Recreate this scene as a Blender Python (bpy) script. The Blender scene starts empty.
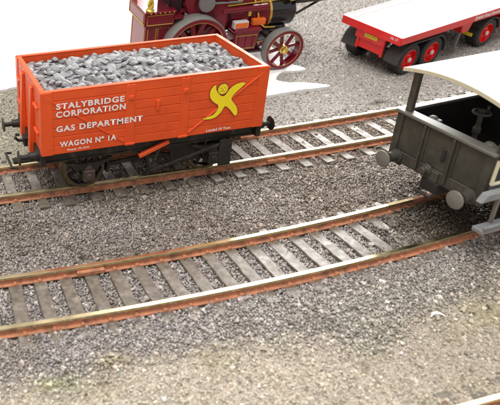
import bpy, bmesh, math, random
import numpy as np
from mathutils import Vector, Matrix

# ---------------------------------------------------------------- scene, camera, light
# a tabletop model railway: every length below is in millimetres, S turns it into metres
S = 0.001
scene = bpy.context.scene
C = scene.collection
random.seed(7)
rng = np.random.default_rng(11)
PI = math.pi

cam_d = bpy.data.cameras.new('camera')
cam = bpy.data.objects.new('camera', cam_d)
C.objects.link(cam)
_p, _y, _r = 0.50592, 0.234585, -0.029873
_f = Vector((math.sin(_y) * math.cos(_p), math.cos(_y) * math.cos(_p), -math.sin(_p)))
_rt = Vector((math.cos(_y), -math.sin(_y), 0))
_up = _rt.cross(_f)
_r1 = _rt * math.cos(_r) + _up * math.sin(_r)
_u1 = _up * math.cos(_r) - _rt * math.sin(_r)
_cl = Vector((-69.033, -172.653, 99.684)) * S
cam.matrix_world = Matrix(((_r1.x, _u1.x, -_f.x, _cl.x), (_r1.y, _u1.y, -_f.y, _cl.y),
                           (_r1.z, _u1.z, -_f.z, _cl.z), (0, 0, 0, 1)))
cam_d.sensor_width = 36
cam_d.sensor_fit = 'HORIZONTAL'
cam_d.lens = 664.594 / 500 * 36
cam_d.shift_x = 0.4029
cam_d.shift_y = -0.0608
cam_d.clip_start = 0.005
cam_d.clip_end = 100
cam_d.dof.use_dof = True
cam_d.dof.focus_distance = 0.205
cam_d.dof.aperture_fstop = 48
scene.camera = cam

world = bpy.data.worlds.new('World')
scene.world = world
world.use_nodes = True
bg = world.node_tree.nodes['Background']
bg.inputs[0].default_value = (1.0, 0.965, 0.935, 1)     # pale walls of the hall all round
bg.inputs[1].default_value = 0.56

def area(name, az, el, dist, sx, sy, watts, col):
    """lamp of the hall, aimed at the table; az measured from +x towards +y, degrees"""
    d = bpy.data.lights.new(name, 'AREA')
    d.shape = 'RECTANGLE'; d.size = sx; d.size_y = sy; d.energy = watts; d.color = col
    o = bpy.data.objects.new(name, d); C.objects.link(o)
    a, e = math.radians(az), math.radians(el)
    v = Vector((math.cos(e) * math.cos(a), math.cos(e) * math.sin(a), math.sin(e)))
    o.location = Vector((0.04, -0.02, 0)) + v * dist
    o.rotation_euler = v.to_track_quat('Z', 'Y').to_euler()
    return o
area('hall_window', 49, 30, 2.2, 1.25, 0.9, 58, (1.0, 0.99, 0.97))
area('ceiling_lamp_panel', 210, 74, 2.4, 1.8, 1.8, 62, (1.0, 0.97, 0.93))

scene.view_settings.view_transform = 'Standard'
scene.view_settings.look = 'None'
scene.view_settings.exposure = 0.12
scene.view_settings.gamma = 1.0

# ---------------------------------------------------------------- materials
def new_mat(name):
    m = bpy.data.materials.new(name); m.use_nodes = True
    nt = m.node_tree
    return m, nt, nt.nodes['Principled BSDF']

def mat(name, col, rough=0.5, metal=0.0, var=0.12, vscale=900, bump=0.0, bscale=2500, spec=0.5,
        col2=None, mix_scale=500, lo=0.45, hi=0.65, rvar=0.0, attr=None, coat=0.0, place=False):
    """one surface: base colour with grain, an optional second colour in patches, fine relief"""
    m, nt, b = new_mat(name)
    N, L = nt.nodes, nt.links
    tc = N.new('ShaderNodeTexCoord')
    geo_in = tc.outputs['Object']
    if place: geo_in = N.new('ShaderNodeNewGeometry').outputs['Position']     # so that pieces sharing a mesh differ
    n1 = N.new('ShaderNodeTexNoise'); n1.inputs['Scale'].default_value = vscale; n1.inputs['Detail'].default_value = 5
    L.new(geo_in, n1.inputs['Vector'])
    base = None
    if attr:
        a = N.new('ShaderNodeAttribute'); a.attribute_name = attr
        base = a.outputs['Color']
    else:
        rgb = N.new('ShaderNodeRGB'); rgb.outputs[0].default_value = (*col, 1); base = rgb.outputs[0]
    if col2:
        n2 = N.new('ShaderNodeTexNoise'); n2.inputs['Scale'].default_value = mix_scale; n2.inputs['Detail'].default_value = 6
        n2.inputs['Roughness'].default_value = 0.65
        L.new(geo_in, n2.inputs['Vector'])
        mr = N.new('ShaderNodeMapRange'); mr.inputs['From Min'].default_value = lo; mr.inputs['From Max'].default_value = hi
        L.new(n2.outputs['Fac'], mr.inputs['Value'])
        mx = N.new('ShaderNodeMix'); mx.data_type = 'RGBA'
        L.new(mr.outputs[0], mx.inputs['Factor']); L.new(base, mx.inputs['A']); mx.inputs['B'].default_value = (*col2, 1)
        base = mx.outputs['Result']
    hv = N.new('ShaderNodeHueSaturation')
    mv = N.new('ShaderNodeMapRange'); mv.inputs['From Min'].default_value = 0.25; mv.inputs['From Max'].default_value = 0.75
    mv.inputs['To Min'].default_value = 1 - var; mv.inputs['To Max'].default_value = 1 + var
    L.new(n1.outputs['Fac'], mv.inputs['Value']); L.new(mv.outputs[0], hv.inputs['Value']); L.new(base, hv.inputs['Color'])
    L.new(hv.outputs[0], b.inputs['Base Color'])
    b.inputs['Roughness'].default_value = rough
    if rvar:
        mr2 = N.new('ShaderNodeMapRange'); mr2.inputs['From Min'].default_value = 0.3; mr2.inputs['From Max'].default_value = 0.7
        mr2.inputs['To Min'].default_value = max(0.04, rough - rvar); mr2.inputs['To Max'].default_value = rough + rvar
        n3 = N.new('ShaderNodeTexNoise'); n3.inputs['Scale'].default_value = vscale * 0.6; n3.inputs['Detail'].default_value = 4
        L.new(geo_in, n3.inputs['Vector']); L.new(n3.outputs['Fac'], mr2.inputs['Value']); L.new(mr2.outputs[0], b.inputs['Roughness'])
    b.inputs['Metallic'].default_value = metal
    b.inputs['Specular IOR Level'].default_value = spec
    b.inputs['Coat Weight'].default_value = coat
    if bump:
        nb = N.new('ShaderNodeTexNoise'); nb.inputs['Scale'].default_value = bscale; nb.inputs['Detail'].default_value = 4
        L.new(geo_in, nb.inputs['Vector'])
        bp = N.new('ShaderNodeBump'); bp.inputs['Strength'].default_value = 1.0; bp.inputs['Distance'].default_value = bump * S
        L.new(nb.outputs['Fac'], bp.inputs['Height']); L.new(bp.outputs[0], b.inputs['Normal'])
    return m

M = {}
M['ground'] = mat('ground_surface', (.3, .28, .26), .9, attr='Col', var=.45, vscale=1500, bump=.5, bscale=1100, spec=.25)
M['stone'] = mat('ballast_stone', (.3, .3, .3), .62, attr='Col', var=.2, vscale=2600, spec=.45)
M['grit'] = mat('fine_grit', (.3, .3, .3), .75, attr='Col', var=.15, vscale=2600, spec=.35)
M['paper'] = mat('white_paper', (.84, .84, .83), .75, var=.02, vscale=60, bump=.25, bscale=60)
M['railhead'] = mat('rail_head_metal', (.78, .66, .40), .29, 1.0, var=.12, vscale=250, rvar=.1, col2=(.55, .43, .23), mix_scale=160, lo=.5, hi=.75)
M['raildull'] = mat('dull_rail_head', (.42, .33, .18), .55, .8, var=.25, vscale=300, col2=(.16, .11, .06), mix_scale=300, lo=.4, hi=.65)
M['rust'] = mat('rusty_rail_side', (.52, .225, .125), .75, var=.22, vscale=700, bump=.12, col2=(.23, .125, .08), mix_scale=330, lo=.48, hi=.66, spec=.3)
M['sleeper'] = mat('weathered_sleeper', (.16, .136, .108), .47, var=.4, vscale=700, bump=.07, bscale=1400, rvar=.12, col2=(.27, .24, .21), mix_scale=260, lo=.50, hi=.70, spec=.5, place=True)
M['orange'] = mat('orange_wagon_paint', (.80, .100, .020), .42, var=.05, vscale=300, bump=.02, bscale=3500, spec=.32, rvar=.08, col2=(.72, .085, .018), mix_scale=90)
M['white_print'] = mat('white_lettering', (.85, .84, .86), .5, var=.03)
M['yellow_print'] = mat('yellow_emblem', (.97, .78, .012), .6, var=.05)
M['dark_print'] = mat('dark_outline', (.16, .035, .06), .5, var=.05)
M['black'] = mat('black_plastic', (.014, .0135, .012), .5, var=.25, vscale=700, col2=(.03, .026, .019), mix_scale=300, spec=.45)
M['weather'] = mat('weathered_black', (.016, .015, .012), .6, var=.3, vscale=700, col2=(.06, .048, .032), mix_scale=350, lo=.5, hi=.7)
M['wheel_rim'] = mat('dull_wheel_tread', (.16, .13, .075), .4, .7, var=.2)
M['axle_box'] = mat('brownish_axlebox', (.065, .042, .035), .5, var=.3, vscale=900)
M['coal'] = mat('grey_coal', (.32, .32, .33), .62, var=.22, vscale=700, spec=.4, col2=(.21, .21, .22), mix_scale=220, lo=.45, hi=.65, place=True)
M['coal_bed'] = mat('coal_dust', (.15, .15, .155), .8, var=.3, vscale=1200, bump=.3, bscale=1500)
M['van'] = mat('olive_grey_van', (.052, .051, .041), .5, var=.1, vscale=300, bump=.02, col2=(.082, .074, .056), mix_scale=150, rvar=.08, spec=.4)
M['van_edge'] = mat('worn_grey_capping', (.15, .146, .125), .45, var=.1, vscale=400)
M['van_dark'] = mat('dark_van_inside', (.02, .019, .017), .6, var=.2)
M['buffer'] = mat('grey_buffer_face', (.17, .165, .14), .45, var=.1)
M['roof'] = mat('pale_grey_roof', (.40, .40, .385), .5, var=.07, vscale=120, spec=.35, col2=(.33, .33, .315), mix_scale=60)
M['cream'] = mat('cream_edge', (.63, .58, .42), .5, var=.06)
M['step'] = mat('grey_footboard', (.22, .225, .235), .4, var=.12, vscale=500)
M['maroon'] = mat('maroon_enamel', (.195, .007, .022), .16, var=.06, vscale=200, spec=.5, coat=.0)
M['maroon_dark'] = mat('dark_maroon', (.022, .003, .007), .3, var=.1, vscale=200)
M['gold'] = mat('brass_trim', (.80, .56, .13), .25, .85, var=.08)
M['yellow'] = mat('yellow_twisted_brass', (.72, .56, .10), .3, .5, var=.08)
M['gloss_black'] = mat('gloss_black_enamel', (.012, .011, .016), .16, var=.1, spec=.6, coat=.3)
M['tyre_grey'] = mat('grey_rubber_tyre', (.22, .222, .21), .6, var=.08, vscale=400)
M['lamp_orange'] = mat('orange_box', (.85, .16, .015), .45, var=.05)
M['red'] = mat('red_lorry_paint', (.78, .012, .010), .28, var=.05, vscale=200, spec=.55, coat=.25)
M['deck'] = mat('white_deck', (.64, .64, .625), .5, var=.05, vscale=150, col2=(.54, .53, .51), mix_scale=70, lo=.5, hi=.8)
M['pink_line'] = mat('faded_red_line', (.60, .07, .05), .5, var=.1)
M['tyre'] = mat('black_tyre', (.03, .03, .03), .65, var=.2, vscale=900)
M['mudguard'] = mat('dark_grey_mudguard', (.055, .055, .055), .42, var=.1)
M['plate'] = mat('yellow_number_plate', (.80, .62, .02), .4, var=.05)
M['glass'] = mat('dark_cab_glass', (.03, .035, .04), .08, var=.02)
M['moss'] = mat('bright_moss', (.30, .48, .03), .8, var=.3, vscale=2000)

# ---------------------------------------------------------------- mesh helpers
class MB:
    """collects shapes (mm) of one part"""
    def __init__(s): s.v = []; s.f = []; s.m = []
    def add(s, vs, fs, mi=0):
        o = len(s.v); s.v += [tuple(v) for v in vs]; s.f += [tuple(i + o for i in f) for f in fs]; s.m += [mi] * len(fs); return s
    def box(s, x0, x1, y0, y1, z0, z1, mi=0, mtx=None):
        vs = [Vector((x, y, z)) for z in (z0, z1) for y in (y0, y1) for x in (x0, x1)]
        if mtx is not None: vs = [mtx @ v for v in vs]
        return s.add(vs, [(0, 2, 3, 1), (4, 5, 7, 6), (0, 1, 5, 4), (2, 6, 7, 3), (0, 4, 6, 2), (1, 3, 7, 5)], mi)
    def bar(s, a, b, w, h, up=(0, 0, 1), mi=0):
        """rectangular bar from a to b, w across, h along up"""
        a, b = Vector(a), Vector(b); d = b - a; l = d.length; d.normalize()
        u = Vector(up); side = d.cross(u).normalized(); u = side.cross(d).normalized()
        m = Matrix(((d.x, side.x, u.x, a.x), (d.y, side.y, u.y, a.y), (d.z, side.z, u.z, a.z), (0, 0, 0, 1)))
        return s.box(0, l, -w / 2, w / 2, -h / 2, h / 2, mi, m)
    def lathe(s, prof, origin=(0, 0, 0), axis='y', n=32, mi=0, a0=0.0, a1=2 * PI, cap=False):
        """profile of (radius, along); turned about axis"""
        full = abs(a1 - a0) > 6.28
        k = n if full else n + 1
        vs = []
        for r, t in prof:
            for i in range(k):
                a = a0 + (a1 - a0) * i / n
                c_, s_ = r * math.cos(a), r * math.sin(a)
                p = {'y': (c_, t, s_), 'x': (t, c_, s_), 'z': (c_, s_, t)}[axis]
                vs.append((p[0] + origin[0], p[1] + origin[1], p[2] + origin[2]))
        fs = []
        for j in range(len(prof) - 1):
            for i in range(n):
                i2 = (i + 1) % k
                fs.append((j * k + i, j * k + i2, (j + 1) * k + i2, (j + 1) * k + i))
        if cap:
            fs.append(tuple(range(k))); fs.append(tuple((len(prof) - 1) * k + i for i in range(k)))
        return s.add(vs, fs, mi)
    def tube(s, pts, r, n=8, mi=0, rs=None):
        pts = [Vector(p) for p in pts]; k = len(pts); vs = []
        ref = Vector((0, 0, 1))
        for j, p in enumerate(pts):
            t = (pts[min(j + 1, k - 1)] - pts[max(j - 1, 0)]).normalized()
            rf = ref if abs(t.dot(ref)) < .95 else Vector((1, 0, 0))
            u = t.cross(rf).normalized(); w = u.cross(t)
            rr = rs[j] if rs else r
            for i in range(n):
                a = 2 * PI * i / n; vs.append(p + (u * math.cos(a) + w * math.sin(a)) * rr)
        fs = [(j * n + i, j * n + (i + 1) % n, (j + 1) * n + (i + 1) % n, (j + 1) * n + i) for j in range(k - 1) for i in range(n)]
        fs += [tuple(range(n))[::-1], tuple((k - 1) * n + i for i in range(n))]
        return s.add(vs, fs, mi)
    def prism(s, poly, y0, y1, mi=0, axis='y'):
        """polygon (a,b) pushed from y0 to y1 along axis"""
        f3 = {'y': lambda a, b, t: (a, t, b), 'x': lambda a, b, t: (t, a, b), 'z': lambda a, b, t: (a, b, t)}[axis]
        n = len(poly)
        vs = [f3(a, b, y0) for a, b in poly] + [f3(a, b, y1) for a, b in poly]
        fs = [tuple(range(n))[::-1], tuple(range(n, 2 * n))] + [(i, (i + 1) % n, (i + 1) % n + n, i + n) for i in range(n)]
        return s.add(vs, fs, mi)
    def sphere(s, c_, r, sx=1, sy=1, sz=1, n=12, mi=0):
        prof = [(max(.001, r * math.sin(PI * i / n)), -r * math.cos(PI * i / n)) for i in range(n + 1)]
        m = MB().lathe(prof, (0, 0, 0), 'z', n * 2)
        return s.add([(v[0] * sx + c_[0], v[1] * sy + c_[1], v[2] * sz + c_[2]) for v in m.v], m.f, mi)
    def build(s, name, mats, parent=None, bevel=0.0, smooth=False, seg=1):
        me = bpy.data.meshes.new(name)
        me.from_pydata([(v[0] * S, v[1] * S, v[2] * S) for v in s.v], [], s.f)
        if not isinstance(mats, (list, tuple)): mats = [mats]
        for k in mats: me.materials.append(M[k])
        me.polygons.foreach_set('material_index', s.m)
        bm = bmesh.new(); bm.from_mesh(me)
        bmesh.ops.recalc_face_normals(bm, faces=bm.faces)
        if bevel:
            es = [e for e in bm.edges if len(e.link_faces) == 2 and e.calc_face_angle(0) > .5]
            bmesh.ops.bevel(bm, geom=es, offset=bevel * S, segments=seg, affect='EDGES', clamp_overlap=True)
        if smooth:
            for f in bm.faces: f.smooth = True
            for e in bm.edges:
                if len(e.link_faces) == 2 and e.calc_face_angle(0) > .6: e.smooth = False
        bm.to_mesh(me); bm.free(); me.update()
        return link(name, me, parent)

def link(name, data, parent=None):
    o = bpy.data.objects.new(name, data); C.objects.link(o)
    if parent is not None: o.parent = parent
    return o
def share(o, parent, loc=None, rotz=None):
    """another piece with the same mesh"""
    c = o.copy(); C.objects.link(c); c.parent = parent
    if loc is not None: c.location = Vector(loc) * S
    if rotz is not None: c.rotation_euler = (0, 0, rotz)
    return c
def tag(o, label, cat, group=None):
    o['label'] = label; o['category'] = cat
    if group: o['group'] = group
    return o
def thing(name, label, cat, loc=(0, 0, 0), group=None):
    o = bpy.data.objects.new(name, None); C.objects.link(o)
    o.empty_display_size = .005
    o.location = Vector(loc) * S
    return tag(o, label, cat, group)

def text_part(txt, name, parent, m, x0, z0, width, height, to3d, off=0.0, space=1.0, shear=0.0):
    """flat lettering: x runs x0..x0+width, z from z0; to3d puts (x,z) on the surface"""
    cu = bpy.data.curves.new('lettering', 'FONT'); cu.body = txt; cu.size = 1; cu.offset = off; cu.resolution_u = 3
    cu.space_character = space; cu.shear = shear
    t = bpy.data.objects.new('lettering', cu); C.objects.link(t)
    dg = bpy.context.evaluated_depsgraph_get()
    me = bpy.data.meshes.new_from_object(t.evaluated_get(dg))
    bpy.data.objects.remove(t)
    n = len(me.vertices); co = np.empty(n * 3); me.vertices.foreach_get('co', co); co = co.reshape(-1, 3)
    lo, hi = co.min(0), co.max(0)
    u = (co[:, 0] - lo[0]) / (hi[0] - lo[0]) * width + x0
    w = (co[:, 1] - lo[1]) / (hi[1] - lo[1]) * height + z0
    for i in range(n): me.vertices[i].co = Vector(to3d(u[i], w[i])) * S
    me.materials.clear(); me.materials.append(M[m]); me.update()
    return link(name, me, parent)

# ---------------------------------------------------------------- ground
NEAR = (0.00073588, 0.0112305, -55.222)      # centre line of the front track, y = a x^2 + b x + c
FAR = (0.00031167, -0.0067984, 0.62415)
FRONT = (0.0, 0.02, -116.1)
def cy(p, x): return p[0] * x * x + p[1] * x + p[2]
def slope(p, x): return 2 * p[0] * x + p[1]

_ph = rng.uniform(0, 2 * PI, (40, 2)); _dr = rng.uniform(0, 2 * PI, 40)
def wave(x, y, wl, seed=0, k=8):
    """smooth random field about -1..1"""
    r = 0
    for i in range(k):
        a = _dr[(i + seed * 3) % 40]; w = 2 * PI / (wl * (0.7 + .08 * i))
        r = r + np.sin((x * np.cos(a) + y * np.sin(a)) * w + _ph[(i + seed * 5) % 40, 0])
    return r / (k * .55)
def step(e0, e1, v):
    t = np.clip((v - e0) / (e1 - e0), 0, 1); return t * t * (3 - 2 * t)
BX = np.array([-300, -57.3, -37, -29.6, -7.5, 7.6, 23, 43.2, 63.1, 110, 400.])
BY = np.array([-74, -75.7, -78.6, -76.3, -78, -80.7, -86.7, -80.8, -77.3, -72, -60.])
def front_edge(x): return np.interp(x, BX, BY)
def sandy(x, y):
    """1 on the sandy ground in front, 0 on ballast"""
    e = front_edge(x) + wave(x, y, 9, 1) * 1.6 + wave(x, y, 30, 2) * 1.2
    return 1 - step(-6, 4.5, y - e)
def van_shade_dirt(x, y):
    """brown dirt with van shade painted in, between the rails where the van stands"""
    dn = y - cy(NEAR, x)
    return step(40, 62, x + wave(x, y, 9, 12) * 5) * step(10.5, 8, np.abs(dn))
def gz(x, y):
    x = np.asarray(x, float); y = np.asarray(y, float)
    dn = y - cy(NEAR, x); df = y - cy(FAR, x)
    z = np.full(np.broadcast(x, y).shape, -3.45)
    z = z + .75 * (step(-9.2, -11.5, dn) * step(-34, -16, dn)) + .7 * step(9.6, 11.5, dn) * step(22, 14, dn)
    z = z + .45 * step(11, 18, dn) * step(-11.5, -19, df) * (1 + wave(x, y, 14, 3))
    z = z - .7 * step(16, 30, df) + .35 * wave(x, y, 18, 4) * step(12, 20, df)
    z = z + .3 * wave(x, y, 11, 5) * step(-14, -20, dn)
    z = z + 1.05 * van_shade_dirt(x, y) + 1.2 * step(-99, -103, y) + .2 * (np.abs(df) < 8)
    z = z + np.where(y > 40, .115 * (y - 40), 0)
    return z
SHEET = [(-260, 73), (-60, 73.5), (-29.5, 71.8), (-21.7, 74.2), (0, 70), (30, 55), (55, 44), (72, 42.3), (79.5, 42.7), (84, 43.2), (88.3, 43.5), (95, 43.0),
         (101, 43.4), (100, 45.2), (95, 48.0), (86.3, 49.8), (83.5, 51.3), (81.7, 53.6), (84.5, 57), (88.7, 59.3), (94, 59), (99.5, 58.4), (98.8, 61.8), (95.5, 65.2),
         (96, 72), (97, 82), (94, 96), (99, 116), (104, 140), (101, 180), (104, 330), (-260, 330)]
_sx = np.array([p[0] for p in SHEET]); _sy = np.array([p[1] for p in SHEET])
def in_sheet(x, y):
    r = np.zeros(np.shape(x), bool); j = len(_sx) - 1
    for i in range(len(_sx)):
        cnd = ((_sy[i] > y) != (_sy[j] > y))
        with np.errstate(divide='ignore', invalid='ignore'):
            xi = (_sx[j] - _sx[i]) * (y - _sy[i]) / (_sy[j] - _sy[i] + 1e-12) + _sx[i]
        r ^= cnd & (x < xi); j = i
    return r

def zone_colour(x, y):
    """colour of the loose ground at a point, van shade mixed in: grey granite, brown between the tracks, sand in front, grey road dust behind"""
    grey = np.array([.345, .31, .292]); brown = np.array([.25, .21, .175]); sand = np.array([.50, .445, .365]); road = np.array([.42, .395, .365])
    olive = np.array([.255, .235, .17])
    x = np.asarray(x, float); y = np.asarray(y, float)
    o = np.ones(x.shape + (3,)) * grey
    def mix(o, c_, t): return o * (1 - t[..., None]) + c_ * t[..., None]
    dn = y - cy(NEAR, x); df = y - cy(FAR, x)
    t = step(9, 13, dn) * step(14, 4, df) * np.clip(.68 + .4 * wave(x, y, 35, 6) + .005 * x, 0, 1)
    o = mix(o, brown, t)
    o = mix(o, np.array([.10, .08, .06]), step(.75, 1.0, wave(x, y, 5.5, 15)) * step(10, 14, dn) * step(-12, -16, df) * .8)
    o = mix(o, np.array([.42, .385, .335]), step(-12, -20, dn) * step(-25, 30, x + wave(x, y, 25, 16) * 8) * .8)
    o = mix(o, brown, .6 * np.clip(wave(x, y, 22, 7) - .1, 0, 1))
    o = mix(o, road, step(13, 17, df))
    o = mix(o, olive, step(13, 16, df) * step(-5, -30, x) * .75)
    o = mix(o, np.array([.095, .075, .052]), van_shade_dirt(x, y) * .95)  # shade around the van put into the brown dirt colour
    o = mix(o, np.array([.11, .085, .06]), np.exp(-(((x - 109) / 4) ** 2 + ((y - 25.5) / 1.3) ** 2)))
    s = sandy(x, y); o = mix(o, sand, s)
    o = mix(o, np.array([.36, .33, .19]), s * np.clip(wave(x, y, 16, 8) * 1.1 - .15, 0, 1) * .3)
    g = np.exp(-(((x + 46) / 5) ** 2 + ((y + 78.5) / 2.2) ** 2)) * .5
    o = mix(o, np.array([.27, .30, .13]), g)
    g = np.exp(-(((x + 33.5) / 4) ** 2 + ((y + 76) / 2) ** 2)) * .6 + np.exp(-(((x - 60) / 14) ** 2 + ((y + 85) / 4) ** 2)) * .5
    o = mix(o, np.array([.44, .39, .22]), np.clip(g, 0, 1))
    return o

def axis_coords(lo, hi, a, b, fine):
    out = list(np.arange(a, b, fine)); stp = fine * 2; p = a
    while p > lo: p -= stp; stp *= 1.25; out.insert(0, p)
    p = out[-1]; stp = fine * 2
    while p < hi: p += stp; stp *= 1.25; out.append(p)
    return np.array(out)
gx = axis_coords(-600, 900, -90, 260, 1.6); gy = axis_coords(-500, 900, -130, 190, 1.6)
XX, YY = np.meshgrid(gx, gy)
ZZ = gz(XX, YY)
nx, ny = len(gx), len(gy)
me = bpy.data.meshes.new('ground')
idx = np.arange(nx * ny).reshape(ny, nx)
quads = np.stack([idx[:-1, :-1], idx[:-1, 1:], idx[1:, 1:], idx[1:, :-1]], -1).reshape(-1, 4)
def fill_mesh(me, co, faces, cols=None, smooth=False):
    nf, k = faces.shape
    me.vertices.add(len(co)); me.vertices.foreach_set('co', (co * S).astype(np.float32).ravel())
    me.loops.add(nf * k); me.loops.foreach_set('vertex_index', faces.astype(np.int32).ravel())
    me.polygons.add(nf); me.polygons.foreach_set('loop_start', np.arange(0, nf * k, k, dtype=np.int32))
    me.polygons.foreach_set('loop_total', np.full(nf, k, np.int32))
    me.polygons.foreach_set('use_smooth', np.full(nf, smooth, bool))
    if cols is not None:
        a = me.color_attributes.new('Col', 'FLOAT_COLOR', 'POINT')
        a.data.foreach_set('color', np.c_[cols, np.ones(len(cols))].astype(np.float32).ravel())
    me.update(calc_edges=True)
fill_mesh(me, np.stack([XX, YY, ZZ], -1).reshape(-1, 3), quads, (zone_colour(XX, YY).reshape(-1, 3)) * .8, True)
me.materials.append(M['ground'])
ground = link('ground', me); ground['kind'] = 'structure'
ground['label'] = 'grey and sandy gritty baseboard under the tracks'

# white sheet on the rising ground behind the wagon
def chaikin(p, n=2, closed=True):
    for _ in range(n):
        q = []
        for i in range(len(p)):
            a, b = p[i], p[(i + 1) % len(p)]
            q += [(a[0] * .75 + b[0] * .25, a[1] * .75 + b[1] * .25), (a[0] * .25 + b[0] * .75, a[1] * .25 + b[1] * .75)]
        p = q
    return p
bm = bmesh.new()
pl = []
_c = chaikin(SHEET, 2)
for i, (a, b) in enumerate(_c):
    q = _c[(i + 1) % len(_c)]; L_ = math.hypot(q[0] - a, q[1] - b); k = max(1, min(60, int(L_ / 2.5)))
    for t in range(k):
        x, y = a + (q[0] - a) * t / k, b + (q[1] - b) * t / k
        j = .18 if x > -60 and y < 130 else 0
        pl.append((x + random.uniform(-j, j), y + random.uniform(-j, j)))
vs = [bm.verts.new((x * S, y * S, 0)) for x, y in pl]
f = bm.faces.new(vs); f.normal_update()
r = bmesh.ops.triangulate(bm, faces=[f])
for yy in (40, 45, 50, 56, 62, 70, 80, 95, 115, 140, 180):
    g_ = list(bm.verts) + list(bm.edges) + list(bm.faces)
    bmesh.ops.bisect_plane(bm, geom=g_, plane_co=(0, yy * S, 0), plane_no=(0, 1, 0))
for v in bm.verts: v.co.z = (float(gz(v.co.x / S, v.co.y / S)) + 1.0) * S
ex = bmesh.ops.extrude_face_region(bm, geom=list(bm.faces))
for v in [e for e in ex['geom'] if isinstance(e, bmesh.types.BMVert)]: v.co.z -= 1.6 * S
bmesh.ops.recalc_face_normals(bm, faces=bm.faces)
me = bpy.data.meshes.new('white_sheet'); bm.to_mesh(me); bm.free(); me.materials.append(M['paper'])
sheet = link('white_sheet', me); sheet['kind'] = 'structure'
sheet['label'] = 'white sheet with ragged edge under the maroon engine'

# ---------------------------------------------------------------- tracks
RAIL = [(-.5, 0), (.5, 0), (.57, -.07), (.58, -.55), (.55, -.75), (.28, -.95), (.28, -1.95), (1.05, -2.2), (1.05, -2.45),
        (-1.05, -2.45), (-1.05, -2.2), (-.28, -1.95), (-.28, -.95), (-.55, -.75), (-.58, -.55), (-.57, -.07)]
RAIL_M = [0, 0, 0, 0, 1, 1, 1, 1, 1, 1, 1, 1, 1, 0, 0, 0]
def rail(poly, off, x0, x1, parent, stepx=3.0, dull_from=1e9):
    m = MB(); xs = np.arange(x0, x1 + .1, stepx); n = len(RAIL); vs = []
    for x in xs:
        s_ = slope(poly, x); l = math.hypot(1, s_); nx_, ny_ = -s_ / l, 1 / l
        px, py = x + nx_ * off, cy(poly, x) + ny_ * off
        for w, z in RAIL: vs.append((px + nx_ * w, py + ny_ * w, z))
    for k in range(n):
        m.add([], []) if False else None
    fs = []; mi = []
    for j in range(len(xs) - 1):
        for k in range(n):
            k2 = (k + 1) % n
            fs.append((j * n + k, j * n + k2, (j + 1) * n + k2, (j + 1) * n + k)); mi.append(RAIL_M[k] if xs[j] < dull_from else (2 if xs[j] < dull_from + 9 and RAIL_M[k] == 0 else 1))
    m.v = vs; m.f = fs; m.m = mi
    m.f += [tuple(range(n)), tuple((len(xs) - 1) * n + k for k in range(n))[::-1]]; m.m += [1, 1]
    return m.build('rail', ['railhead', 'rust', 'raildull'], parent)

SLEEPERS = []          # (track id, x, half width) for clearing stones
chair_proto = None
def chair_mesh():
    m = MB()
    m.prism([(-.6, -2.35), (-.6, -2.0), (-.35, -1.55), (.35, -1.55), (.6, -2.0), (.6, -2.35)], -1.3, 1.3, axis='y')
    return m
def track(name, label, poly, tid, x0, x1, pitch, phase, slen, swid):
    t = thing(name, label, 'railway track', (0, 0, 0), 'railway tracks')
    rail(poly, -8.8, x0, x1, t); rail(poly, 8.8, x0, x1, t, dull_from=59 if tid == 0 else 1e9)  # near track's back rail turns dull, then rust-coloured, towards the van
    protos = []
    for k in range(4):
        m = MB(); hl = slen / 2; hw = swid / 2
        ys = np.linspace(-hl, hl, 13); top = []
        vs = []
        for y in ys:
            a = random.uniform(-.1, .1); b = random.uniform(-.1, .1)
            vs += [(-hw + a, y, -4.2), (hw + b, y, -4.2), (hw + b, y, -2.3 + random.uniform(-.05, .04)), (-hw + a, y, -2.3 + random.uniform(-.05, .04))]
        fs = [(0, 1, 2, 3), (48, 51, 50, 49)]
        for j in range(12):
            for q in range(4): fs.append((j * 4 + q, j * 4 + (q + 1) % 4, j * 4 + 4 + (q + 1) % 4, j * 4 + 4 + q))
        m.add(vs, fs); o = m.build('sleeper', 'sleeper', t, bevel=.14); protos.append(o)
    cp = chair_mesh().build('chair', 'rust', protos[0], bevel=.08)
    used = set(); x = x0 + phase; i = 0
    firstchair = True
    while x < x1 - 2:
        k = random.randrange(4) if len(used) == 4 else [q for q in range(4) if q not in used][0]
        if k not in used: o = protos[k]; used.add(k)
        else: o = share(protos[k], t)
        s_ = slope(poly, x)
        o.location = Vector((x, cy(poly, x) + random.uniform(-.2, .2), 0)) * S; o.rotation_euler = (0, 0, math.atan(s_) + random.uniform(-.02, .02))
        SLEEPERS.append((tid, x))
        for q in (-8.8, 8.8):
            if firstchair: c_ = cp; firstchair = False; c_.parent = o
            else: c_ = share(cp, o)
            c_.location = Vector((0, q, 0)) * S
        x += pitch; i += 1
    return t
far_track = track('railway_track', 'far railway track with pale sleepers beneath the orange wagon', FAR, 1, -140, 320, 7.75, 140 - 24.2 - 7.75 * 14, 29.5, 3.1)
near_track = track('railway_track', 'curved railway track in the foreground beneath the grey brake van', NEAR, 0, -130, 190, 6.35, 130 - 48.6 - 6.35 * 12, 28.0, 3.2)
front_track = track('railway_track', 'railway track cut off at the bottom right corner', FRONT, 2, -20, 110, 6.6, 31.7 + 20 - 6.6 * 7, 29.0, 3.2)
# joiner clamped on the back rail beside the wagon
def joiner(parent, poly, off, x, ln):
    m = MB(); s_ = math.atan(slope(poly, x)); y = cy(poly, x) + off
    mt = Matrix.Translation((x, y, 0)) @ Matrix.Rotation(s_, 4, 'Z')
    m.box(-ln / 2, ln / 2, .3, 1.5, -2.3, -1.0, 0, mt); m.box(-ln / 2, ln / 2, -1.5, -.3, -2.3, -1.0, 0, mt)
    return m.build('rail_joiner', 'rust', parent, bevel=.2)
joiner(far_track, FAR, 8.8, 44.8, 6.5); joiner(far_track, FAR, -8.8, 44.8, 6.5); joiner(near_track, NEAR, 8.8, -29, 7)

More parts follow.
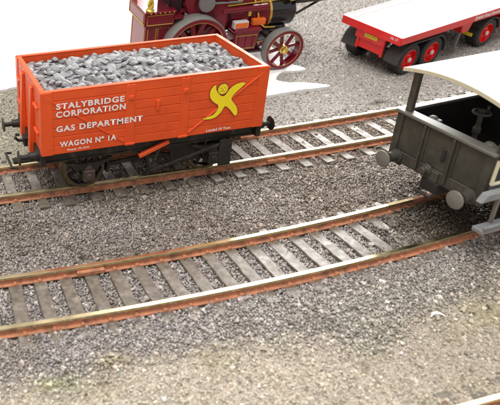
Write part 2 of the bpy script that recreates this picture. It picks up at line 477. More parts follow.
# ---------------------------------------------------------------- loose stone
def stones(name, xy, size, colour, zoff, label, m, flat=.75, smooth=False):
    n = len(xy)
    base = np.array([(a, b, c_) for a in (-1, 1) for b in (-1, 1) for c_ in (-1, 1)], float)
    v = base[None] * .6 + rng.uniform(-.38, .38, (n, 8, 3))
    v[:, :, 2] *= flat
    v *= (size * .5)[:, None, None] * rng.uniform(.75, 1.3, (n, 1, 3))
    q = rng.normal(size=(n, 4)); q /= np.linalg.norm(q, axis=1, keepdims=True)
    w_, x_, y_, z_ = q.T
    R_ = np.stack([np.stack([1 - 2 * (y_**2 + z_**2), 2 * (x_*y_ - z_*w_), 2 * (x_*z_ + y_*w_)], -1),
                   np.stack([2 * (x_*y_ + z_*w_), 1 - 2 * (x_**2 + z_**2), 2 * (y_*z_ - x_*w_)], -1),
                   np.stack([2 * (x_*z_ - y_*w_), 2 * (y_*z_ + x_*w_), 1 - 2 * (x_**2 + y_**2)], -1)], 1)
    v = np.einsum('nij,nkj->nki', R_, v)
    v[:, :, 0] += xy[:, 0:1]; v[:, :, 1] += xy[:, 1:2]; v[:, :, 2] += (gz(xy[:, 0], xy[:, 1]) + zoff)[:, None]
    fq = np.array([(0, 1, 3, 2), (4, 6, 7, 5), (0, 4, 5, 1), (2, 3, 7, 6), (0, 2, 6, 4), (1, 5, 7, 3)])
    faces = (fq[None] + (np.arange(n) * 8)[:, None, None]).reshape(-1, 4)
    me = bpy.data.meshes.new(name)
    fill_mesh(me, v.reshape(-1, 3), faces, np.repeat(colour, 8, 0), smooth)
    me.materials.append(M[m])
    o = link(name, me); o['kind'] = 'stuff'; o['label'] = label
    return o
def scatter(x0, x1, y0, y1, dens):
    n = int((x1 - x0) * (y1 - y0) * dens)
    # jittered grid: even cover without overlaps
    p = math.sqrt(1 / dens); xs = np.arange(x0, x1, p); ys = np.arange(y0, y1, p)
    g = np.stack(np.meshgrid(xs, ys), -1).reshape(-1, 2) + rng.uniform(-p * .62, p * .62, (len(xs) * len(ys), 2))
    return g
def in_view(g, margin=28):
    """rough outline of the stretch of table around the photograph"""
    x, y = g[:, 0], g[:, 1]
    left = -58 + (y + 80) * .19; right = 34 + (y + 106) * 1.02
    return (x > left - margin) & (x < right + margin)
sl_x = {k: np.array([x for t, x in SLEEPERS if t == k]) for k in (0, 1, 2)}
def on_sleeper(x, y, poly, tid, lim, hw=1.75):
    d = np.abs(x[:, None] - sl_x[tid][None]).min(1)
    return (d < hw) & (np.abs(y - cy(poly, x)) < lim)
def clear(g, keep_on=.09):
    x, y = g[:, 0], g[:, 1]
    ok = np.ones(len(g), bool)
    for poly, tid, lim in ((NEAR, 0, 9.4), (FAR, 1, 15.2), (FRONT, 2, 15)):
        d = y - cy(poly, x)
        ok &= np.abs(np.abs(d) - 8.8) > .95
        on = on_sleeper(x, y, poly, tid, lim)
        # near track: a few sleeper ends show behind the back rail
        if tid == 0: on |= on_sleeper(x, y, poly, tid, 13.4) & (d > 9) & (wave(x, y, 17, 9) > .25)
        if tid == 2: on &= (wave(x, y, 8, 10) > -.3)
        ok &= ~(on & (rng.random(len(g)) > (keep_on if tid == 1 else .55 if tid == 2 else keep_on + .6 * van_shade_dirt(x, y))))
    return ok
def colours(xy, spread, dark=.10, light=.06):
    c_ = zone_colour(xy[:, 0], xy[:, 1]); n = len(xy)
    f = np.exp(rng.normal(0, spread, n))
    r_ = rng.random(n); f = np.where(r_ < dark, f * .55, f); f = np.where(r_ > 1 - light, f * 1.65, f)
    c_ = c_ * f[:, None] * (1 + rng.normal(0, .022, (n, 3)))
    return np.clip(c_, .02, .8)
g = scatter(-100, 190, -112, 30, 4.0)
g = g[in_view(g)]
df = g[:, 1] - cy(FAR, g[:, 0])
g = g[(rng.random(len(g)) > sandy(g[:, 0], g[:, 1]) * .97) & (df < 17 + wave(g[:, 0], g[:, 1], 8, 11) * 2)]
g = g[clear(g)]
sz = np.clip(np.exp(rng.normal(math.log(.64), .3, len(g))), .3, 1.5)
inside = (np.abs(g[:, 1] - cy(FAR, g[:, 0])) < 9) | (np.abs(g[:, 1] - cy(NEAR, g[:, 0])) < 9)
zo = rng.uniform(-.12, .3, len(g)) + np.where(inside, .3, .12)
stones('ballast', g, sz, colours(g, .22, .08, .05), zo, 'crushed grey stone ballast around the tracks', 'stone', smooth=True)
# loose single stones lying higher, and crumbs on the sleepers
g = scatter(-100, 190, -112, 30, .16); g = g[in_view(g)]
df = g[:, 1] - cy(FAR, g[:, 0])
g = g[(rng.random(len(g)) > sandy(g[:, 0], g[:, 1]) * .8) & (df < 20)]; g = g[clear(g, .5)]
# stones heaped against the outer foot of the front track's rails
h = scatter(-100, 150, -75, -25, 2.6); h = h[in_view(h)]
dd = np.abs(h[:, 1] - cy(NEAR, h[:, 0])) - 8.8
h = h[(dd > .8) & (dd < 2.4) & (wave(h[:, 0], h[:, 1], 7, 13) > .3)]
h2 = scatter(-100, 190, -20, 20, 1.6); h2 = h2[in_view(h2)]
dd = np.abs(h2[:, 1] - cy(FAR, h2[:, 0])) - 8.8
h2 = h2[(np.abs(dd) > .7) & (np.abs(dd) < 1.9) & (wave(h2[:, 0], h2[:, 1], 6, 14) > .15)]
g = np.r_[g, h, h2]
stones('loose_ballast', g, np.clip(np.exp(rng.normal(math.log(.8), .4, len(g))), .3, 1.7), colours(g, .25), rng.uniform(.35, .85, len(g)), 'loose crumbs of ballast lying on top', 'stone')
# sandy grit in front
g = scatter(-100, 110, -135, -68, 4.2); g = g[in_view(g)]
g = g[(sandy(g[:, 0], g[:, 1]) > .25)]; g = g[clear(g, .25)]
stones('sandy_grit', g, np.clip(np.exp(rng.normal(math.log(.47), .35, len(g))), .2, 1.3), colours(g, .16, .06, .04), rng.uniform(-.12, .22, len(g)), 'fine beige grit in the foreground', 'grit')
# fine grey grit of the ground behind the far track
g = scatter(-80, 260, 12, 175, 1.15); g = g[in_view(g, 14)]
df = g[:, 1] - cy(FAR, g[:, 0])
g = g[(df > 12.5) & ~in_sheet(g[:, 0], g[:, 1])]; g = g[clear(g)]
stones('road_grit', g, np.clip(np.exp(rng.normal(math.log(.62), .3, len(g))), .25, 1.3), colours(g, .2, .08, .05), rng.uniform(-.12, .2, len(g)), 'fine grey grit behind the far track', 'grit')

# ---------------------------------------------------------------- orange open wagon
wg = thing('open_wagon', 'orange seven plank open wagon with white lettering and yellow emblem, loaded with coal', 'wagon', (0, cy(FAR, 0) - .6, 0))
HL, HW, ZB, ZT = 33.0, 15.7, 15.3, 33.7
PH = (ZT - ZB) / 7
core = MB()
core.box(-HL + .6, HL - .6, -HW + .45, -HW + 1.2, ZB + .1, ZT - .15); core.box(-HL + .6, HL - .6, HW - 1.2, HW - .45, ZB + .1, ZT - .15)
core.box(-HL + .45, -HL + 1.2, -HW + 1.2, HW - 1.2, ZB + .1, ZT - .15); core.box(HL - 1.2, HL - .45, -HW + 1.2, HW - 1.2, ZB + .1, ZT - .15)
core.box(-HL + 1.2, HL - 1.2, -HW + 1.2, HW - 1.2, ZB + .1, ZB + .8)
core.build('body_shell', 'orange', wg)
def plank(x0, x1, y0, y1, k):
    return MB().box(x0, x1, y0, y1, ZB + k * PH + .015, ZB + (k + 1) * PH - .015).build('plank', 'orange', wg, bevel=.18)
for k in range(7):
    for a, b in ((-HL, -8.05), (-7.9, 7.9), (8.05, HL)):
        plank(a, b, -HW, -HW + .6, k)
        plank(a, b, HW - .6, HW, k)
    plank(-HL, -HL + .6, -HW + .62, HW - .62, k); plank(HL - .6, HL, -HW + .62, HW - .62, k)
def top_cap(x0, x1, y0, y1): return MB().box(x0, x1, y0, y1, ZT - .1, ZT + .22).build('capping', 'orange', wg, bevel=.1)
top_cap(-HL, HL, -HW - .05, -HW + 1.35); top_cap(-HL, HL, HW - 1.35, HW + .05)
top_cap(-HL - .05, -HL + 1.35, -HW + 1.4, HW - 1.4); top_cap(HL - 1.35, HL + .05, -HW + 1.4, HW - 1.4)
for s_ in (-1, 1):
    yo = s_ * HW
    def ys(d0, d1): return (min(yo + s_ * d0, yo + s_ * d1), max(yo + s_ * d0, yo + s_ * d1))
    for x in (-8.0, 8.0):       # door posts: a wide strap with a rib either side
        y0, y1 = ys(-.1, .2)
        MB().box(x - 1.25, x + 1.25, y0, y1, ZB - .2, ZT - .35).build('door_post', 'orange', wg, bevel=.1)
        y0, y1 = ys(.18, .285)
        MB().box(x - 1.2, x - .65, y0, y1, ZB + .3, ZT - 1).box(x + .65, x + 1.2, y0, y1, ZB + .3, ZT - 1).build('post_rib', 'orange', wg, bevel=.1)
        y0, y1 = ys(.18, .6)
        MB().box(x - 1.5, x + 1.5, y0, y1, ZB + .1, ZB + .75).build('hinge', 'orange', wg, bevel=.15)
        MB().box(x - .75, x + .75, y0, y1, ZT - 4.6, ZT - 3.4).build('door_latch', 'orange', wg, bevel=.15)
    y0, y1 = ys(-.1, .5)
    MB().box(-.5, .5, y0, y1, ZT - 8.8, ZT - 5.8).build('door_stop', 'orange', wg, bevel=.15)
    y0, y1 = ys(-.1, .22)
    for e in (-1, 1):           # corner plates and diagonal straps
        MB().box(min(e * HL, e * (HL - 3.0)), max(e * HL, e * (HL - 3.0)), y0, y1, ZB + .05, ZT + .05).build('corner_plate', 'orange', wg, bevel=.08)
        d = MB(); ym = yo + s_ * .1
        d.bar((e * 31.6, ym, ZT - 1.5), (e * 9.6, ym, ZB + 1.2), .5, .36, up=(0, s_, 0)); d.build('diagonal_strap', 'orange', wg, bevel=.1)
        for z in np.linspace(ZB + 1.2, ZT - 1.2, 7):
            pass
for e in (-1, 1):
    xo = e * HL
    for y in (-5.6, 5.6):
        MB().prism([(0, ZB - 3), (0, ZT - 1.5), (e * .7, ZT - 1.5), (e * 1.7, ZB - 1), (e * 1.7, ZB - 3)], y - 1.1, y + 1.1).build('end_stanchion', 'orange', wg, bevel=.12).location = (xo * S, 0, 0)
    x0, x1 = sorted((xo - e * .1, xo + e * .25))
    for ya, yb_ in ((-HW - .2, -HW + 2.6), (HW - 2.6, HW + .2)): MB().box(x0, x1, ya, yb_, ZB + .05, ZT + .05).build('end_corner_plate', 'orange', wg, bevel=.08)
    x0, x1 = sorted((xo, xo + e * .8))
    for z in (ZB + 5.2, ZB + 12.6):
        for ya, yb_ in ((-13, -8.5), (8.5, 13)): MB().box(x0, x1, ya, yb_, z, z + .9).build('end_bracket', 'orange', wg, bevel=.15)
# lettering on the near side
yt = -HW - .30
T_ = lambda x, z: (x, yt, z)
text_part('STALYBRIDGE', 'lettering', wg, 'white_print', -29.0, 28.75, 19.1, 1.75, T_, .034, 1.16)
text_part('CORPORATION', 'lettering', wg, 'white_print', -29.1, 26.45, 19.6, 1.75, T_, .034, 1.16)
text_part('GAS DEPARTMENT', 'lettering', wg, 'white_print', -29.1, 22.2, 24.7, 1.75, T_, .034, 1.16)
text_part('WAGON N\u00ba 1A', 'lettering', wg, 'white_print', -28.2, 17.55, 16.2, 1.7, T_, .034, 1.16)
text_part('Empty 10-10-0', 'lettering', wg, 'white_print', -26.1, 16.05, 6.2, .8, T_, .02)
text_part('Loaded 30 Tons', 'lettering', wg, 'white_print', 15.3, 16.05, 7.6, .8, T_, .02)
# yellow dancing emblem
EMB = [(16.99, 30.58), (15.44, 29.1), (15.31, 27.44), (15.74, 26.11), (16.94, 24.89), (18.33, 24.06), (18.27, 22.56), (17.11, 21.19), (15.63, 20.74), (13.7, 20.42),
       (13.9, 20.1), (16.37, 19.89), (18.06, 20.4), (19.45, 21.75), (20.15, 23.3), (20.57, 23.42), (21.77, 22.53), (22.79, 21.3), (23.75, 19.94), (24.48, 20.1),
       (24.53, 21.5), (23.89, 23.11), (22.37, 24.83), (22.07, 25.51), (22.61, 26.51), (23.78, 27.64), (25.16, 28.74), (26.33, 29.77), (24.77, 30.13), (22.88, 29.65),
       (21.47, 28.77), (20.55, 27.41), (19.99, 26.63), (18.92, 26.55), (17.71, 27.76), (17.08, 28.9)]
def flat_poly(poly, y, name, m, parent, grow=0.0):
    p = chaikin(poly, 2)
    if grow:
        n = len(p); out = []
        for i in range(n):
            a, b = p[i - 1], p[(i + 1) % n]; t = Vector((b[0] - a[0], b[1] - a[1])).normalized()
            out.append((p[i][0] - t.y * grow, p[i][1] + t.x * grow))
        A = sum(p[i][0] * p[(i + 1) % n][1] - p[(i + 1) % n][0] * p[i][1] for i in range(n))
        if A > 0: out = [(2 * a[0] - b[0], 2 * a[1] - b[1]) for a, b in zip(p, out)]
        # a rim of quads round the shape
        bm = bmesh.new(); iv = [bm.verts.new((x * S, y * S, z * S)) for x, z in p]; ov = [bm.verts.new((x * S, y * S, z * S)) for x, z in out]
        for i in range(n): bm.faces.new((iv[i], iv[(i + 1) % n], ov[(i + 1) % n], ov[i]))
        me = bpy.data.meshes.new(name); bm.to_mesh(me); bm.free(); me.materials.append(M[m])
        return link(name, me, parent)
    bm = bmesh.new(); f = bm.faces.new([bm.verts.new((x * S, y * S, z * S)) for x, z in p]); f.normal_update(); bmesh.ops.triangulate(bm, faces=[f])
    if f.is_valid and f.normal.y > 0: pass
    me = bpy.data.meshes.new(name); bm.to_mesh(me); bm.free(); me.materials.append(M[m])
    return link(name, me, parent)
ye = -HW - .30
flat_poly(EMB, ye, 'emblem_outline', 'dark_print', wg, .11)
flat_poly(EMB, ye - .02, 'emblem', 'yellow_print', wg)
def disc(cx_, cz_, r, y, name, m, n=28, sq=1.0):
    return flat_poly([(cx_ + r * math.cos(2 * PI * i / n), cz_ + r * sq * math.sin(2 * PI * i / n)) for i in range(n)], y, name, m, wg)
disc(19.2, 28.75, 1.72, ye - .025, 'emblem_outline', 'dark_print')
disc(19.2, 28.75, 1.55, ye - .045, 'emblem_head', 'yellow_print')
fm = MB()
for a in (-.55, .55):
    fm.box(19.2 + a - .22, 19.2 + a + .22, ye - .062, ye - .055, 28.95, 29.12)
fm.box(18.6, 19.8, ye - .062, ye - .055, 28.1, 28.22)
fm.box(19.13, 19.27, ye - .062, ye - .055, 28.4, 28.9)
for k in range(12):
    a = 2 * PI * k / 12; fm.bar((19.2 + 1.1 * math.cos(a), ye - .058, 28.75 + 1.1 * math.sin(a)), (19.2 + 1.4 * math.cos(a), ye - .058, 28.75 + 1.4 * math.sin(a)), .1, .01, up=(0, 1, 0))
fm.build('emblem_face', 'dark_print', wg)
# underframe
for s_ in (-1, 1):
    y0, y1 = sorted((s_ * 12.0, s_ * 13.2))
    MB().box(-HL + 1, HL - 1, y0, y1, ZB - 3.6, ZB + .05).build('solebar', 'weather', wg, bevel=.1)
    y0, y1 = sorted((s_ * 13.2, s_ * 13.6))
    MB().box(-HL + 1, HL - 1, y0, y1, ZB - .5, ZB + .03).box(-HL + 1, HL - 1, y0, y1, ZB - 3.6, ZB - 3.1).build('solebar_flange', 'weather', wg, bevel=.06)
for e in (-1, 1):
    x0, x1 = sorted((e * (HL - 1), e * (HL + .5)))
    MB().box(x0, x1, -15.2, 15.2, ZB - 3.6, ZB + .05).build('headstock', 'black', wg, bevel=.12)
    for y in (-11.5, 11.5):
        b = MB(); xo = e * (HL + .5)
        pr = [(1.7, 0), (1.7, .5), (1.35, .6), (1.2, 2.6), (.75, 2.65), (.7, 5.2)]
        b.lathe([(r, e * t) for r, t in pr], (xo, y, 13.6), 'x', 20, cap=True)
        buf = b.build('buffer', 'black', wg, smooth=True)
        hd = MB().lathe([(.01, e * 5.75), (1.2, e * 5.7), (2.1, e * 5.5), (2.15, e * 5.2), (1.2, e * 5.0), (.6, e * 4.9)], (xo, y, 13.6), 'x', 24)
        hd.build('buffer_head', 'black', buf, smooth=True)
    cpl = MB()
    cpl.box(*sorted((e * (HL + .5), e * (HL + 2.2))), -1.6, 1.6, 11.9, 14.6)
    cpl.tube([(e * (HL + 1.5), 0, 13.2), (e * (HL + 3.6), 0, 13.4), (e * (HL + 4.6), 0, 14.4), (e * (HL + 4.2), 0, 15.4), (e * (HL + 3.2), 0, 15.2)], .5, 8)
    cpl.build('coupling_hook', 'black', wg, bevel=.1)
    cb = MB(); cb.box(*sorted((e * (HL - 2), e * (HL + 5.5))), -1.3, 1.3, 6.3, 7.2)
    cb.tube([(e * (HL + 5), -5, 7), (e * (HL + 6.8), -5, 7.2), (e * (HL + 6.8), 5, 7.2), (e * (HL + 5), 5, 7)], .4, 8)
    cb.build('coupling_bar', 'black', wg, bevel=.1)
AX = 19.3
def wheel_mesh():
    m = MB()
    pr = [(7.05, -1.25), (7.05, -.75), (6.3, -.45), (6.2, 1.2), (5.3, 1.25), (5.2, .6), (2.0, .35), (1.5, 1.0), (.4, 1.1)]
    m.lathe(pr[:5], (0, 0, 0), 'y', 40, 0)
    m.lathe([(5.3, 1.25), (5.2, .5)], (0, 0, 0), 'y', 40, 1)
    m.lathe([(1.6, -.8), (1.6, 1.0), (.01, 1.2)], (0, 0, 0), 'y', 20, 1)
    m.lathe([(7.05, -1.25), (5.2, -1.2)], (0, 0, 0), 'y', 40, 0)
    for k in range(8):
        a = 2 * PI * k / 8
        m.bar((1.3 * math.cos(a), 0, 1.3 * math.sin(a)), (5.4 * math.cos(a), 0, 5.4 * math.sin(a)), .9, .9, up=(0, 1, 0), mi=1)
    return m
wproto = None
for e in (-1, 1):
    for s_ in (-1, 1):
        if wproto is None:
            o = wproto = wheel_mesh().build('wheel', ['wheel_rim', 'black'], wg, smooth=True)
        else: o = share(wproto, wg)
        o.location = Vector((e * AX, s_ * 8.3, 6.3)) * S; o.rotation_euler = (0, .3 * e, 0 if s_ > 0 else PI)
        # W-iron, axlebox, spring
        y0, y1 = sorted((s_ * 12.2, s_ * 12.8))
        w = MB()
        for q in (-1, 1):
            w.bar((e * AX + q * 1.9, s_ * 12.5, 4.6), (e * AX + q * 2.1, s_ * 12.5, ZB - 3.4), .7, .6, up=(0, 1, 0))
            w.bar((e * AX + q * 2.1, s_ * 12.5, 6.5), (e * AX + q * 5.8, s_ * 12.5, ZB - 3.4), .8, .6, up=(0, 1, 0))
        w.box(e * AX - 2.3, e * AX + 2.3, y0, y1, 4.2, 4.9)
        w.build('axle_guard', 'weather', wg, bevel=.06)
        y0, y1 = sorted((s_ * 12.6, s_ * 15.0))
        ab = MB().box(e * AX - 1.7, e * AX + 1.7, y0, y1, 4.7, 8.3)
        ab.prism([(e * AX - 1.4, 8.3), (e * AX + 1.4, 8.3), (e * AX + .6, 9.6), (e * AX - .6, 9.6)], *sorted((s_ * 12.7, s_ * 14.6)))
        ab.lathe([(.01, 0), (1.0, 0), (1.1, -s_ * .5)], (e * AX, s_ * 15.4, 6.3), 'y', 16)
        ab.build('axlebox', 'axle_box' if e < 0 else 'weather', wg, bevel=.2)
        sp = MB()
        for k in range(5):
            hl = 7.0 - k * 1.25; n_ = 8
            pts = [(e * AX + hl * (2 * i / n_ - 1), s_ * 13.6, 11.2 - k * .42 - 1.2 * (1 - (hl * (2 * i / n_ - 1) / 7) ** 2) * 1.0) for i in range(n_ + 1)]
            for a, b in zip(pts[:-1], pts[1:]): sp.bar(a, b, 1.3, .36)
        sp.box(e * AX - .8, e * AX + .8, *sorted((s_ * 12.8, s_ * 14.5)), 8.0, 10.4)
        sp.build('leaf_spring', 'weather', wg)
        # brake block
        bb = MB(); xb = e * (AX - 7.6)
        bb.prism([(xb - e * .2, 3.6), (xb + e * .9, 3.8), (xb + e * .5, 6.3), (xb + e * .9, 8.8), (xb - e * .2, 9.0)], *sorted((s_ * 7.4, s_ * 9.4)))
        bb.bar((xb, s_ * 8.4, 7), (xb - e * 1, s_ * 8.4, ZB - 2), .8, .8); bb.bar((xb, s_ * 8.4, 6), (0, s_ * 8.6, 7), .8, 1.2)
        bb.build('brake_block', 'weather', wg, bevel=.1)
    MB().lathe([(1.0, -12), (1.0, 12)], (e * AX, 0, 6.3), 'y', 12, cap=True).build('axle', 'black', wg, smooth=True)
for s_ in (-1, 1):
    yv = s_ * 13.6
    v_ = MB(); v_.bar((-2.8, yv, ZB - 3.2), (-.2, yv, 5.6), .9, .5, up=(0, 1, 0)); v_.bar((2.4, yv, ZB - 3.2), (-.2, yv, 5.6), .9, .5, up=(0, 1, 0))
    v_.lathe([(.9, -.5), (.9, .5)], (-.2, yv, 5.8), 'y', 12, cap=True); v_.build('brake_hanger', 'weather', wg, bevel=.06)
    lv = MB(); yl = s_ * 14.5
    for a, b in zip([(-.8, yl, 5.0), (3.5, yl, 6.0), (22, yl, 10.9)], [(3.5, yl, 6.0), (22, yl, 10.9), (27.5, yl, 11.6)]): lv.bar(a, b, .55, .9, up=(0, 0, 1))
    lv.build('brake_lever', 'weather', wg, bevel=.08)
    gd = MB(); gd.box(20.6, 24.6, *sorted((yl + s_ * .35, yl + s_ * .75)), 3.6, 12.2); gd.build('lever_guard', 'black', wg, bevel=.1)
    db = MB(); db.bar((-4.4, s_ * 14.4, 10.4), (4.6, s_ * 14.4, 13.9), 1.2, 1.15, up=(0, 0, 1)); db.build('door_bumper', 'orange', wg, bevel=.15)
for s_ in (-1, 1): MB().box(7, 24, *sorted((s_ * 10.2, s_ * 10.9)), 4.6, 12).build('dark_backing', 'black', wg, bevel=.1)  # black backing plates added behind the gear to keep the gap dark
MB().box(-9, 9, -7, 7, ZB - 4.0, ZB - .1).build('floor_frame', 'black', wg)
MB().tube([(-.2, -13.6, 5.8), (-.2, 13.6, 5.8)], .55, 8).build('brake_shaft', 'black', wg)

# ---------------------------------------------------------------- coal load
coal = thing('coal_load', 'grey lumpy coal heaped inside the orange wagon', 'coal', (0, cy(FAR, 0) - .6, 30))
def coal_z(x, y): return 32.1 + 1.5 * (1 - (x / 33) ** 2) * (1 - (y / 16) ** 2) + .5 * math.sin(x * .55 + 1) * math.sin(y * .5)
bed = MB(); gxs = np.linspace(-31.7, 31.7, 34); gys = np.linspace(-14.4, 14.4, 16)
vs = [(x, y, coal_z(x, y) - 30 - 1.1 + random.uniform(-.3, .3)) for y in gys for x in gxs]
bed.add(vs, [(j * 34 + i, j * 34 + i + 1, (j + 1) * 34 + i + 1, (j + 1) * 34 + i) for j in range(15) for i in range(33)])
bed.build('coal_bed', 'coal_bed', coal)
lumps = []
for k in range(16):
    bm = bmesh.new()
    ax = Vector((random.uniform(.85, 1.3), random.uniform(.75, 1.1), random.uniform(.5, .75)))
    for i in range(15):
        v = Vector((random.gauss(0, 1), random.gauss(0, 1), random.gauss(0, 1))).normalized() * random.uniform(.85, 1.05)
        bm.verts.new((v.x * ax.x * S, v.y * ax.y * S, v.z * ax.z * S))
    r = bmesh.ops.convex_hull(bm, input=list(bm.verts))
    bmesh.ops.delete(bm, geom=[g_ for g_ in r['geom_interior'] if isinstance(g_, bmesh.types.BMVert)], context='VERTS')
    bv = bmesh.ops.bevel(bm, geom=list(bm.edges), offset=.10 * S, segments=2, affect='EDGES', clamp_overlap=True)
    for f in bv['faces']: f.smooth = True
    me = bpy.data.meshes.new('coal_lump'); bm.to_mesh(me); bm.free(); me.materials.append(M['coal']); lumps.append(me)
nl = 0
rows = 11; cols = 27
for j in range(rows):
    for i in range(cols):
        x = -30.6 + 61.2 * (i + .5 * (j % 2) * .9) / (cols - .6) + random.uniform(-.7, .7); y = -13.2 + 26.4 * j / (rows - 1) + random.uniform(-.6, .6)
        x = max(-30.4, min(30.4, x)); y = max(-13.4, min(13.4, y))
        sc = random.choice([1.1, 1.4, 1.6, 1.9, 2.3])
        if abs(abs(y) - 14.5) < sc * .7: sc = 1.4
        o = link('coal_lump', lumps[nl % 16], coal); nl += 1
        o.location = Vector((x, y, coal_z(x, y) - 30 - sc * .5 + random.uniform(-.2, .25))) * S
        o.rotation_euler = (random.uniform(-.3, .3), random.uniform(-.3, .3), random.uniform(0, 6.28)); o.scale = (sc, sc, sc)

# ---------------------------------------------------------------- grey brake van
VX, VTH = 61.4, 0.098
van = thing('brake_van', 'olive grey brake van with open veranda and pale curved roof at right edge', 'brake van', (VX, cy(NEAR, VX), 0))
van.rotation_euler = (0, 0, VTH)
W2, VZB, VZT, VL = 14.4, 12.0, 25.6, 92.0
# local: x runs away from the visible end, y towards the far side
MB().box(0, 1.0, -W2, W2, VZB + 3.4, VZT).build('end_panel', 'van', van, bevel=.1)
MB().box(-.25, 1.0, -W2, W2, VZB, VZB + 3.3).build('headstock', 'van', van, bevel=.15)
for y, w in ((13.35, 2.0), (-13.35, 2.0)):
    MB().box(-.6, .05, y - w / 2, y + w / 2, VZB + .3, VZT - .1).build('corner_post', 'van', van, bevel=.15)
for y in (4.9, -4.0):
    m = MB(); m.box(-1.1, 0, y - .28, y + .28, VZB + 1.0, VZT - .15); m.box(-.35, 0, y - .9, y + .9, VZB + .2, VZT - .2)
    m.build('upright', 'van', van, bevel=.12)
MB().box(-.95, 2.2, -W2 - .3, W2 + .3, VZT, VZT + .9).build('end_capping', 'van_edge', van, bevel=.2)
MB().box(-.45, 0, -1.6 - .55, -1.6 + .55, 18.2, 21.8).build('lamp_bracket', 'van_dark', van, bevel=.2)
m = MB(); m.box(-.75, -.2, -2.1, 2.1, VZB + .2, VZB + 3.0); m.lathe([(1.7, 0), (1.7, -.8), (1.1, -1.0), (1.0, -2.2)], (-.25, 1.6, 14.4), 'x', 18, cap=True); m.build('vacuum_pipe_mount', 'van', van, bevel=.15)
m = MB(); m.box(-.9, 4, -3.0, 2.2, 9.2, 12.2); m.tube([(-1, -3.0, 9.0), (-2.6, -3.0, 9.0), (-2.6, 1.6, 9.0), (-1, 1.6, 9.0)], .4, 8); m.build('coupling_block', 'van_dark', van, bevel=.2)
for y in (11.5, -11.5):
    b = MB().lathe([(1.9, 0), (1.9, -.6), (1.5, -.8), (1.35, -3.0), (.8, -3.1), (.75, -4.9)], (-.25, y, 13.7), 'x', 20, cap=True).build('buffer', 'van', van, smooth=True)
    MB().lathe([(.01, -5.55), (1.4, -5.45), (2.25, -5.2), (2.35, -4.9), (1.4, -4.6), (.7, -4.5)], (-.25, y, 13.7), 'x', 28).build('buffer_head', 'buffer', b, smooth=True)
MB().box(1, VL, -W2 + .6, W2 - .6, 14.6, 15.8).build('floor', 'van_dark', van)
# far side of the veranda: boarded wall with a broad ledge
MB().box(1.0, 30, W2 - 1.0, W2, VZB + 3.4, VZT + .1).build('side_wall', 'van', van, bevel=.1)
MB().box(2.3, 30, W2 - 1.6, W2 + .35, VZT + .1, VZT + .95).build('side_capping', 'van_edge', van, bevel=.2)
MB().box(10, 30, -W2, -W2 + 1.0, VZB + 3.4, VZT + .1).build('side_wall', 'van', van, bevel=.1)
MB().box(8.0, 30, -W2 - .35, -W2 + 1.6, VZT + .1, VZT + .95).build('side_capping', 'van_edge', van, bevel=.2)
MB().box(1.05, 30, W2 - 1.12, W2 - 1.0, 15.8, VZT).build('inner_shade_panel', 'van_dark', van)  # dark panels added, so the veranda's inside shade is in their colour
MB().box(1.05, 1.15, -W2 + 1, W2 - 1.2, 15.8, VZT).build('inner_shade_panel', 'van_dark', van)
# cabin behind
m = MB(); m.box(30, VL, -W2, W2, VZB + 3.4, 37.2); m.build('cabin', 'van', van, bevel=.15)
for k in range(-4, 5):
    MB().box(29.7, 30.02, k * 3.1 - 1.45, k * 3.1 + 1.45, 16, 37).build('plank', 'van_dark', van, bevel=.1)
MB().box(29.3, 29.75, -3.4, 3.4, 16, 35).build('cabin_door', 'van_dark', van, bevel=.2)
for y in (12.2, -14.7):
    m = MB(); m.bar((.9, y, VZT + .8), (.9, y, 38.0), 1.5, 1.7, up=(0, 1, 0)); m.bar((.9, y, 36.4), (.9, y - math.copysign(2.2, y), 38.3), .9, .9, up=(1, 0, 0))
    m.build('roof_post', 'van', van, bevel=.15)
# roof: an arc over the whole van with a cream rim
def roof_z(y): return 39.9 - 2.0 * (y / 15.0) ** 2
ny_ = 24; rys = np.linspace(-15.0, 15.0, ny_ + 1)
up_ = [(y, roof_z(y)) for y in rys]; dn_ = [(y, roof_z(y) - .85) for y in rys[::-1]]
m = MB().prism(up_ + dn_, -1.2, VL + 3, axis='x'); roof = m.build('roof', 'roof', van, smooth=True)
m = MB().prism([(y, z + .06) for y, z in up_] + [(y, z - .12) for y, z in dn_], -1.75, -1.15, axis='x'); m.build('roof_rim', 'cream', roof, bevel=.08)
# handbrake, sand pipes and odds inside the veranda
HX, HY = 9.0, -1.4
m = MB(); m.tube([(HX, HY, 15.8), (HX, HY, 29.6)], .6, 10); m.lathe([(1.5, 15.8), (1.5, 17), (.9, 18.5)], (HX, HY, 0), 'z', 12); m.lathe([(.6, 24), (1.0, 24.6), (1.0, 25.8), (.6, 26.4)], (HX, HY, 0), 'z', 12)
m.build('handbrake_column', 'van', van, smooth=True)
m = MB(); n_ = 18
m.tube([(HX + 1.9 * math.sin(2 * PI * i / n_), HY + 1.9 * math.cos(2 * PI * i / n_), 30.0) for i in range(n_ + 1)], .36, 8)
for k in range(2):
    a = PI * k / 2 + .4; m.tube([(HX - 1.8 * math.sin(a), HY - 1.8 * math.cos(a), 30.0), (HX + 1.8 * math.sin(a), HY + 1.8 * math.cos(a), 30.0)], .28, 6)
m.tube([(HX + 1.9, HY, 30), (HX + 1.9, HY, 31.4)], .35, 6); m.lathe([(.8, 29.2), (.8, 30.5)], (HX, HY, 0), 'z', 10, cap=True)
m.build('handbrake_wheel', 'van', van, smooth=True)
for y in (6.9, -9.6):
    m = MB(); m.sphere((3.6, y, VZT - .1), 1.25, 1, 1.15, 1.0); m.box(2.6, 4.8, y - 1.6, y - .2, VZT - 2.4, VZT + .3); m.tube([(3.6, y, VZT), (3.6, y - 2.4, VZT + .2)], .55, 8)
    m.build('sand_box_lid', 'van_edge', van, smooth=True)
